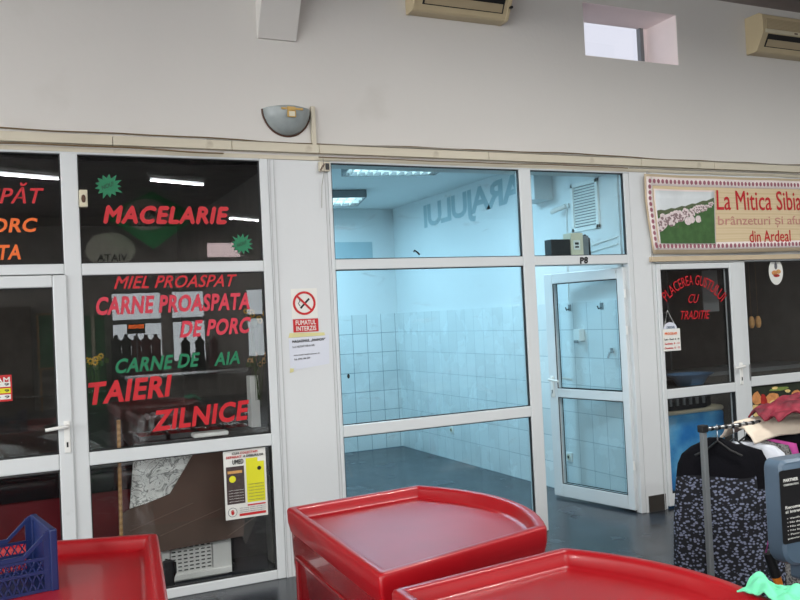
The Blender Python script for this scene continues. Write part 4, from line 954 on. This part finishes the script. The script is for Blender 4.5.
def dot(x, z, r_=.0195):
    pts = [bpt(x+r_*.8*math.cos(2*PI*k/8+.3), z+r_*math.sin(2*PI*k/8+.3), .0066) for k in range(8)]; dt.prism(pts, (0, -.0006, 0))
k = 0
while BX0+.05+k*.0445 < BX1-.04:
    dot(BX0+.05+k*.0445, BZ1-.058); dot(BX0+.05+k*.0445, BZ0+.063); k += 1
for k in range(1, 12): dot(BX0+.046, BZ1-.058-k*.0475)
tag(dt.build('border_dots', 'bpurple', bn), kind='stuff')
# sheep photo
PX0, PX1, PZ0, PZ1 = 4.862, 5.484, 2.185, 2.622
bgrid(PX0-.014, PZ0-.014, PX1+.014, PZ1+.014, .0062, 'bwhite', 'photo_frame'); bgrid(PX0, PZ0, PX1, PZ1, .0078, 'bsky', 'photo_print')
def ppoly(pts, lift, mat, nm):
    q = [bpt(PX0+(PX1-PX0)*a, PZ0+(PZ1-PZ0)*b_, lift) for a, b_ in pts]
    m = MB(); n__ = len(q)//2                       # strip: first half lower edge, second half upper edge reversed
    low, hi = q[:n__], q[n__:][::-1]
    m.add(low+hi, [(i, i+1, n__+i+1, n__+i) for i in range(n__-1)]); return m.build(nm, mat, bn, solid=.0008)
N_ = 16
far = [(i/N_, .62+.26*(i/N_)**1.3+.012*math.sin(i*2.1)) for i in range(N_+1)]
ppoly([(i/N_, .3) for i in range(N_+1)]+far[::-1], .0092, 'bhill', 'photo_hill')
near = [(i/N_, .52+.30*(i/N_)) for i in range(N_+1)]
ppoly([(i/N_, 0) for i in range(N_+1)]+near[::-1], .0104, 'bgrass', 'photo_grass')
sp = MB(); sd_ = MB(); rr = random.Random(5)
for k in range(150):
    a = rr.random()**.9; top = .50+.30*a; bot = max(.26+.45*a, .0); b_ = rr.uniform(bot, top); s_ = .020*(1.25-a)+.006
    c = bpt(PX0+(PX1-PX0)*a*.96+.01, PZ0+(PZ1-PZ0)*b_, .0116+rr.uniform(0, .0006))
    sp.prism([(c.x+s_*math.cos(2*PI*j/8), c.y, c.z+s_*.75*math.sin(2*PI*j/8)) for j in range(8)], (0, -.0004, 0))
    sd_.prism([(c.x-s_*.3+s_*.45*math.cos(2*PI*j/6), c.y-.0007, c.z-s_*.55+s_*.35*math.sin(2*PI*j/6)) for j in range(6)], (0, -.0003, 0))
for (a, b_, s_) in ((.06, .32, .032), (.53, .43, .038), (.60, .46, .036), (.72, .47, .034), (.25, .42, .024), (.1, .36, .03)):
    c = bpt(PX0+(PX1-PX0)*a, PZ0+(PZ1-PZ0)*b_, .0128); sp.prism([(c.x+s_*math.cos(2*PI*j/10), c.y, c.z+s_*.9*math.sin(2*PI*j/10)) for j in range(10)], (0, -.0004, 0))
tag(sp.build('photo_sheep', 'bsheep', bn), kind='stuff'); tag(sd_.build('photo_sheep_shading', 'bsheepd', bn), kind='stuff')
def btext(s, x0, x1, z0, z1, mat, bold=.01, sl=0):
    return text('banner_lettering', s, (0, 0, 0), (1, 0, 0), (0, 1, 0), mat, bn, bold=bold, warp=lambda fx, fy: bpt(x0+(x1-x0)*fx, z0+(z1-z0)*fy+sl*fx, .0066))
btext('La Mitica Sibianca', 5.515, 6.83, 2.468, 2.640, 'bred', .006)
btext('brânzeturi și afumături', 5.525, 6.96, 2.315, 2.425, 'bpink', .0)
btext('din Ardeal', 5.872, 6.390, 2.185, 2.290, 'bred', .004)
MB().box(4.80, -.05, 2.035, 7.6, -.013, 2.075).build('banner_batten', 'bannerhem', bn)

# ------------------------------------------------------------------ red fibreglass tables
def offset_poly(P, d):
    n_ = len(P); out = []
    for i in range(n_):
        a, b_, c = Vector(P[i-1]), Vector(P[i]), Vector(P[(i+1) % n_])
        e1 = (b_-a).normalized(); e2 = (c-b_).normalized()
        n1 = Vector((-e1.y, e1.x)); n2 = Vector((-e2.y, e2.x)); m = (n1+n2)
        m = m/max(.3, m.dot(n1)) if m.length > 1e-6 else n1
        q = b_+m*d; out.append((q.x, q.y))
    return out
def round_corners(P, sharp, r):
    out = []; n_ = len(P)
    for i in range(n_):
        b_ = Vector(P[i])
        if i not in sharp: out.append(tuple(b_)); continue
        a, c = Vector(P[i-1]), Vector(P[(i+1) % n_])
        ra = min(r, (a-b_).length*.45); rc = min(r, (c-b_).length*.45)
        p = b_+(a-b_).normalized()*ra; q = b_+(c-b_).normalized()*rc
        for t in (0, .25, .5, .75, 1): w_ = p*(1-t)**2+b_*2*t*(1-t)+q*t*t; out.append((w_.x, w_.y))
    return out
def table(P, lab, loc, panel_edges, H_=.904, corner=.02):
    """P: ccw outline in world xy with its sharp corner indices"""
    pts, sharp = P
    r = empty('display_table', (loc[0], loc[1], 0), lab, 'table', 'red fibreglass display tables')
    def ring(d, z): return [(x, y, z) for x, y in round_corners(offset_poly(pts, d), sharp, max(.012, corner-d*.4))]
    rings = [ring(.012, H_-.10), ring(.002, H_-.06), ring(0, H_-.012), ring(.004, H_-.003), ring(.010, H_), ring(.030, H_), ring(.037, H_-.004), ring(.042, H_-.014), ring(.050, H_-.040), ring(.058, H_-.046), ring(.075, H_-.048)]
    MB().loft(rings).build('tray_top', 'red', r, smooth=50)
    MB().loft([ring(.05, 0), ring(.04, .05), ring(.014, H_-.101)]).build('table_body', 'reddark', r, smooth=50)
    for (i, j) in panel_edges:
        a, b_ = Vector(pts[i]), Vector(pts[j]); e = (b_-a).normalized(); nn_ = Vector((e.y, -e.x)); L_ = (b_-a).length
        p = a+e*.09; q = b_-e*.09
        def w3(p2, o_, z): v = p2+nn_*o_; return (v.x, v.y, z)
        m = MB()
        for zz0, zz1 in ((.12, .14), (H_-.20, H_-.18)): m.prism([w3(p, -.05, zz0), w3(q, -.05, zz0), w3(q, -.05, zz1), w3(p, -.05, zz1)], (nn_.x*.046, nn_.y*.046, 0))
        for c_ in (p, q-e*.02): m.prism([w3(c_, -.05, .12), w3(c_+e*.02, -.05, .12), w3(c_+e*.02, -.05, H_-.18), w3(c_, -.05, H_-.18)], (nn_.x*.046, nn_.y*.046, 0))
        m.build('side_panel_rib', 'reddark', r, bevel=.006)
    return r
def arcpts(a, m, b_, n_=14):                      # quadratic through a, m(mid), b
    a, m, b_ = Vector(a), Vector(m), Vector(b_); c = m*2-(a+b_)*.5
    return [tuple(a*(1-t)**2+c*2*t*(1-t)+b_*t*t) for t in [i/n_ for i in range(n_+1)]]
BLm, BRm, MIDm, Rm, Fm = (1.030, -1.99), (1.687, -1.913), (1.862, -2.39), (1.732, -2.882), (.990, -3.075)
A = arcpts(Rm, MIDm, BRm)                         # going up the bulged side: ccw order F, R..BR, BL
P = [Fm]+A+[BLm]
tm = table((P, (0, 1, len(P)-2, len(P)-1)), 'red moulded table with a curved side, middle one, before the vacant unit', (1.35, -2.5), [(len(P)-1, 0)])
dxf, dyf = -.068, -1.222
P2 = [(x+dxf, y+dyf) for x, y in P]
P2[0] = (P2[0][0]+.02, P2[0][1])
table((P2, (0, 1, len(P)-2, len(P)-1)), 'red moulded table with a curved side nearest the camera, at the bottom right', (1.3, -3.7), [])
BRl, Rl = (.488, -2.105), (.375, -3.045)
Pl = [(-.35, -3.0), Rl, BRl, (-.12, -1.895)]+arcpts((-.16, -1.89), (-.45, -2.4), (-.36, -2.95), 10)[1:]
table((Pl, (0, 1, 2, 3)), 'red moulded table at the bottom left, under the blue crate', (.1, -2.5), [(0, 1)])
for (x, y) in ((1.19, -2.22), (1.22, -2.1), (1.17, -2.14)):
    pass
p = atz(336, 509, .855)
tag(MB().ball((p.x, p.y, .857), .008, 10, 6, (1.3, 1, .5)).build('white_crumb', 'white', smooth=60), 'small white crumb on the middle red table', 'crumb')
p = atz(127, 551, .856)
tag(MB().ball((p.x, p.y, .857), .006, 8, 6, (1, 1.6, .5)).build('yellow_crumb', 'tan', smooth=60), 'small tan crumb on the left red table', 'crumb')

# ------------------------------------------------------------------ blue crate
cr = empty('plastic_crate', (.105, -2.475, .854), 'blue plastic harvest crate with dipped sides on the left red table', 'crate', rot=math.radians(10))
CW, CD, CH, CL = .42, .28, .198, .128
def lerp(a, b_, t): return a+(b_-a)*t
def side_profile(y, nm):
    # top edge dips in the middle: posts high at both ends
    xs_ = [0, -.02, -.09, -CW+.09, -CW+.02, -CW]; zt_ = [CH, CH-.005, CL, CL, CH-.005, CH]
    m = MB()
    for i in range(5):
        xa, xb, za_, zb2 = xs_[i], xs_[i+1], zt_[i], zt_[i+1]
        m.add([(xa, y-.004, za_-.014), (xb, y-.004, zb2-.014), (xb, y-.004, zb2), (xa, y-.004, za_), (xa, y+.008, za_-.014), (xb, y+.008, zb2-.014), (xb, y+.008, zb2), (xa, y+.008, za_)],
              [(0, 1, 2, 3), (4, 7, 6, 5), (3, 2, 6, 7), (0, 4, 5, 1), (0, 3, 7, 4), (1, 5, 6, 2)])
    m.build('top_rail', 'blueplastic', cr, local=True)
    m = MB()
    for z in (.004, .062, .104 if True else 0): m.box(-CW, y-.003, z, 0, y+.006, z+.009)
    m.box(-.03, y-.002, 0, 0, y+.005, CH-.01).box(-CW, y-.002, 0, -CW+.03, y+.005, CH-.01)
    # diagonal lattice
    for za_, zb2 in ((.008, .066), (.066, .108)):
        k = 0; st_ = .024; x = -.03
        while x-st_ > -CW+.02:
            for s_ in (0, 1):
                xa, xb = (x, x-st_) if s_ else (x-st_, x)
                m.prism([(xa-.0022, y, za_), (xa+.0022, y, za_), (xb+.0022, y, zb2), (xb-.0022, y, zb2)], (0, .004, 0))
            x -= st_
    m.build('lattice_side', 'blueplastic', cr, local=True)
side_profile(0, 'near'); side_profile(CD, 'far')
for x in (0, -CW):
    m = MB(); m.box(x-.004, 0, 0, x+.004, CD, CH-.012); m.box(x-.009, 0, CH-.014, x+.009, CD, CH); m.build('end_wall', 'blueplastic', cr, local=True, bevel=.002)
for x in (0, -CW):
    for y in (0, CD): MB().box(x-.012, y-.012+.003, 0, x+.012, y+.012+.003, CH).build('corner_post', 'blueplastic', cr, local=True, bevel=.005)
m = MB().box(-CW, 0, 0, 0, CD, .002)
MB().box(-CW, 0, .001, 0, CD, .005).build('crate_base', 'blueplastic', cr, local=True)

# ------------------------------------------------------------------ clothes rack and garments
RXc, RYc, RZc = 3.36, -2.0, 1.0
rk = empty('clothes_rack', (3.9, RYc, 0), 'grey metal clothes rack with a black end cap, right of the red tables', 'clothes rack')
MB().box(3.335, RYc-.014, .0, 3.365, RYc+.014, .985).build('post', 'greymetal', rk, bevel=.004)
MB().box(4.535, RYc-.014, .0, 4.565, RYc+.014, .985).build('post', 'greymetal', rk, bevel=.004)
MB().box(3.328, RYc-.02, .985, 3.372, RYc+.02, 1.025).build('end_cap', 'black', rk, bevel=.005)
MB().tube([(3.36, RYc, 1.0), (4.55, RYc, 1.0)], .011, 12).build('rail', 'metal', rk, smooth=60)
m = MB()
for k in range(22): m.tube([(3.40+k*.05, RYc, 1.0), (3.418+k*.05, RYc, 1.0)], .0125, 12)
m.build('rail_notches', 'black', rk, smooth=60)
MB().box(3.33, RYc-.25, .0, 3.37, RYc+.25, .03).box(4.53, RYc-.25, 0, 4.57, RYc+.25, .03).build('foot', 'greymetal', rk, bevel=.004)
def hanger(x, ang_, lab):
    h = empty('clothes_hanger', (x, RYc, .9), lab, 'hanger', 'black hangers on the clothes rack', rot=ang_)
    MB().tube([(0, -.012, .095), (0, 0, .116), (0, .014, .10), (0, .004, .08), (0, 0, .06), (0, 0, .03)], .003, 6).build('hook', 'metal', h, local=True)
    MB().tube([(-.12, 0, -.05), (-.06, 0, -.02), (0, 0, .03), (.06, 0, -.02), (.12, 0, -.05)], .006, 8).build('shoulder_bar', 'black', h, local=True)
def garment(name, x, ang_, levels, mat, lab, cat, seed=0, nfold=7, famp=.10, split=None, y=RYc, neck=None):
    """levels: (z, half width, half depth) from the hem up"""
    g = empty(name, (x, y, 0), lab, cat, rot=ang_)
    rr = random.Random(seed); ph = rr.uniform(0, 6); nseg = 64
    def ringat(i, lv):
        z, hw, hd = lv; t = i/(len(levels)-1); ring = []
        for k in range(nseg):
            a = 2*PI*k/nseg; am = famp*(1-t)**.6
            w_ = 1+am*math.sin(nfold*a+ph+.8*t)+am*.5*math.sin((nfold*2+1)*a+ph*2)
            ring.append((hw*math.cos(a)*(1+.25*am*math.sin(nfold*a)), hd*math.sin(a)*w_*1.0, z+.012*(1-t)*math.sin(3*a+ph)))
        return ring
    # densify
    L2 = []
    for i in range(len(levels)-1):
        for k in range(3): L2.append(tuple(lerp(levels[i][j], levels[i+1][j], k/3) for j in range(3)))
    L2.append(levels[-1]); levels = L2
    rings = [ringat(i, lv) for i, lv in enumerate(levels)]
    if split is None:
        MB().loft(rings).build('garment_body', mat, g, local=True, smooth=70)
    else:
        k = min(range(len(levels)), key=lambda i: abs(levels[i][0]-split))
        MB().loft(rings[:k+1]).build('skirt', mat[0], g, local=True, smooth=70)
        MB().loft(rings[k:]).build('bodice', mat[1], g, local=True, smooth=70)
    return g
A45 = math.radians(-45)
lv = [(.10, .255, .075), (.3, .245, .068), (.5, .235, .06), (.7, .215, .05), (.80, .20, .042), (.855, .175, .034), (.895, .125, .028), (.925, .06, .024), (.94, .035, .018)]
garment('hanging_dress', 3.475, A45, lv, ('dresspat', 'dressblack'), 'black dress with pale spotted skirt hung at the near end of the rack', 'dress', 3, split=.74, y=RYc+.045)
hanger(3.45, A45, 'black clothes hanger on the rack rail')
lv2 = [(.06, .235, .06), (.3, .23, .055), (.6, .21, .05), (.80, .18, .04), (.87, .15, .03), (.90, .06, .02)]
garment('hanging_dress', 3.55, A45, lv2, ('dresspat', 'dressblack'), 'second black dress with pale spotted skirt, behind the first one', 'dress', 9, split=.66)
hanger(3.57, A45, 'black clothes hanger on the rack rail')
garment('hanging_cardigan', 3.72, A45, [(.12, .225, .04), (.5, .22, .04), (.80, .20, .04), (.88, .17, .03), (.905, .06, .02)], 'greyspeck', 'grey speckled cardigan hanging behind the white shirt', 'cardigan', 5, famp=.12)
hanger(3.65, A45, 'black clothes hanger on the rack rail')
garment('hanging_shirt', 3.64, A45, [(.62, .235, .035), (.75, .23, .035), (.85, .20, .03), (.885, .16, .03), (.905, .06, .02)], 'shirtwhite', 'white shirt hanging on the rack behind the spotted dresses', 'shirt', 6, famp=.12)
hanger(3.73, A45, 'black clothes hanger on the rack rail')
garment('hanging_blouse', 3.79, A45, [(.30, .17, .03), (.5, .19, .03), (.8, .18, .03), (.88, .165, .03), (.905, .05, .02)], 'pink', 'bright pink garment hanging behind the speckled cardigan', 'garment', 12, famp=.15)
hanger(3.79, A45, 'black clothes hanger on the rack rail')
for k in range(4):
    garment('hanging_skirt', 3.91+k*.14, A45, [(.25, .2, .05), (.6, .2, .05), (.85, .19, .05), (.92, .17, .04), (.93, .06, .02)], 'dressblack', 'dark garment hanging under the draped cloths on the rack', 'garment', 20+k)['group'] = 'dark garments at the right end of the rack'
    hanger(3.91+k*.14, A45, 'black clothes hanger on the rack rail')
# cream jacket + burgundy garment draped over the rail
def drape_cream(u, v):
    x = 3.62+1.0*u; t = (v-.5)*2
    y = RYc+.03+.13*t+.02*nz(x, v, 1, 5)
    z = 1.022-.10*max(0, abs(t)-.25)**1.1+.022*nz(x, v, 0, 7)-.03*max(0, .25-u)/.25
    if t < 0: z -= .01*abs(t)
    return (x, y, z)
rag(drape_cream, 'folded_jacket', 'creamcloth', 'cream white jacket laid flat over the rack rail under the burgundy garment', 'jacket', 40, 26, solid=.018)
def drape_red(u, v):
    x = 3.76+.9*u; t = (v-.5)*2
    dome = math.sqrt(max(0, 1-t*t*.95))*(1-math.exp(-u*9))
    return (x-.03*(1-dome), RYc-.06+.19*t*(.55+.45*(1-math.exp(-u*6)))+.01*nz(x, v, 2, 9), 1.035+.085*dome+.045*nz(x, v*.35, 0, 9)+.018*nz(x, v*.4, 3, 24))
rag(drape_red, 'folded_garment', 'burgundy', 'burgundy patterned garment heaped on top of the clothes rack', 'garment', 46, 30, solid=.012)

# ------------------------------------------------------------------ grey plastic panel with a black label
YPn = -2.9
pnl = empty('plastic_machine', (3.0, YPn, 0), 'blue grey plastic machine panel with black PARTNER label at the right edge', 'machine')
pa, pb = aty(763, 463, YPn+.075), aty(766, 568, YPn)
X0n, X1n, Z1n, Z0n = pa.x, pa.x+.46, 1.008, .565
def rrect(x0, z0, x1, z1, r_, y, n_=6, rbl=None):
    pts = []
    for (cx_, cz_, a0, r__) in ((x1-r_, z1-r_, 0, r_), (x0+r_, z1-r_, 90, r_), (x0+(rbl or r_), z0+(rbl or r_), 180, rbl or r_), (x1-(rbl or r_), z0+(rbl or r_), 270, rbl or r_)):
        for k in range(n_+1): a = math.radians(a0+90*k/n_); pts.append((cx_+r__*math.cos(a), y, cz_+r__*math.sin(a)))
    return pts
MB().loft([rrect(X0n+.012, Z0n+.012, X1n-.012, Z1n-.012, .03, YPn-.012, rbl=.07), rrect(X0n, Z0n, X1n, Z1n, .035, YPn, rbl=.08), rrect(X0n, Z0n, X1n, Z1n, .035, YPn+.07, rbl=.08), rrect(X0n+.015, Z0n+.015, X1n-.015, Z1n-.015, .03, YPn+.085, rbl=.07)]).build('panel_shell', 'bluegrey', pnl, smooth=40)
lx0, lz0, lx1, lz1 = aty(777, 480, YPn).x, Z0n+.10, X1n-.05, Z1n-.04
MB().prism(rrect(lx0, lz0, lx1, lz1, .012, YPn-.012), (0, -.002, 0)).build('black_label', 'black', pnl)
def ltext(s, x0, x1, z, h, bold=.02): return text('label_lettering', s, (x0, YPn-.0145, z), (x1, YPn-.0145, z), (x0, YPn-.0145, z+h), 'signwhite', pnl, bold=bold)
ltext('PARTNER', lx0+.02, lx0+.105, Z1n-.088, .013, .04); ltext('CORPORATION', lx0+.02, lx0+.105, Z1n-.105, .008, .01)
ltext('Recomandari de', lx0+.022, lx0+.20, Z1n-.20, .013, .02); ltext('si intretinere', lx0+.022, lx0+.17, Z1n-.218, .012, .02)
for k, s_ in enumerate(('• Verificati periodic starea', '• Nu depasiti sarcina maxima', '• Nu utilizati in apropierea', '• Nu lasati nesupravegheat', '• Pastrati suprafata curata', '  pentru o functionare')): ltext(s_, lx0+.028, lx0+.30, Z1n-.245-k*.0165, .009, .0)
MB().disc((X0n+.155, YPn-.0125, Z0n+.052), (.034, 0, 0), (0, 0, .022), 20, (0, -.002, 0)).build('oval_hole', 'black', pnl)
MB().tube([(X0n+.19, YPn+.035, Z0n+.02), (X0n+.19, YPn+.035, .05)], .035, 14).build('post', 'rosepost', pnl, smooth=60)
MB().loft([rrect(X0n+.12, Z0n-.08, X0n+.3, Z0n+.03, .02, YPn+.01), rrect(X0n+.12, Z0n-.08, X0n+.3, Z0n+.03, .02, YPn+.07)]).build('panel_neck', 'bluegrey', pnl, smooth=40)
MB().box(X0n+.0, YPn-.15, 0, X0n+.40, YPn+.25, .05).build('foot_plate', 'bluegrey', pnl, bevel=.015)
# orange and black tool handle leaning behind the panel
YT = -2.72
p0, p1, p2 = aty(768, 552, YT), aty(776, 576, YT), aty(797, 640, YT)
tl = empty('umbrella_handle', (p2.x, YT, 0), 'orange folded umbrella with a black handle left of the grey panel', 'umbrella')
MB().tube([p0, p0.lerp(p1, .3), p1], .022, 12).build('black_grip', 'black', tl, smooth=60)
bot = Vector((p1.x+(p1.x-p0.x)*3.5, YT, .03)); d_ = (p2-p1).normalized(); bot = p1+d_*((.03-p1.z)/d_.z)
MB().tube([p1, p1.lerp(bot, .1), p1.lerp(bot, .6), bot], .021, 12, r2=.012).build('orange_cover', 'orange', tl, smooth=60)
MB().tube([p0+Vector((-.012, 0, .0)), p0+Vector((-.005, -.01, .05)), p0+Vector((.02, -.01, .03)), p0+Vector((.04, 0, -.06))], .004, 6).build('wrist_strap', 'pink', tl, smooth=60)

# ------------------------------------------------------------------ mint cloth over the table edge
gc = Vector((1.795, -3.865, 0))
def mint(u, v):
    a, b_ = (u-.5)*2, (v-.5)*2
    x = gc.x+.07*a+.01*nz(u, v, 5, 4); y = gc.y+.105*b_
    h = .910+.030*(1-a*a*.6)*(1-b_*b_*.5)+.030*nz(u, v, 1, 3.1)+.014*nz(u, v, 2, 8)
    h = max(h, .906) if x < 1.79 else h-.9*(x-1.79)**1.3*1.2
    return (x, y, h)
rag(mint, 'cloth_bundle', 'mint', 'crumpled mint green cloth lying over the right rim of the nearest red table', 'cloth', 46, 40, solid=.006)

# ------------------------------------------------------------------ world and view
wd = bpy.data.worlds.new('world'); sc.world = wd; wd.use_nodes = True
bg = wd.node_tree.nodes['Background']; bg.inputs[0].default_value = (.84, .86, .98, 1); bg.inputs[1].default_value = 1.0
sc.view_settings.view_transform = 'Standard'; sc.view_settings.look = 'None'; sc.view_settings.gamma = 1; sc.view_settings.exposure = 0.0
sc.view_settings.use_curve_mapping = False
sc.cycles.use_denoising = True
sc.cycles.max_bounces = 10; sc.cycles.diffuse_bounces = 4; sc.cycles.glossy_bounces = 5; sc.cycles.transparent_max_bounces = 24; sc.cycles.transmission_bounces = 4
sc.cycles.caustics_reflective = False; sc.cycles.caustics_refractive = False
sc.cycles.sample_clamp_indirect = 4.0
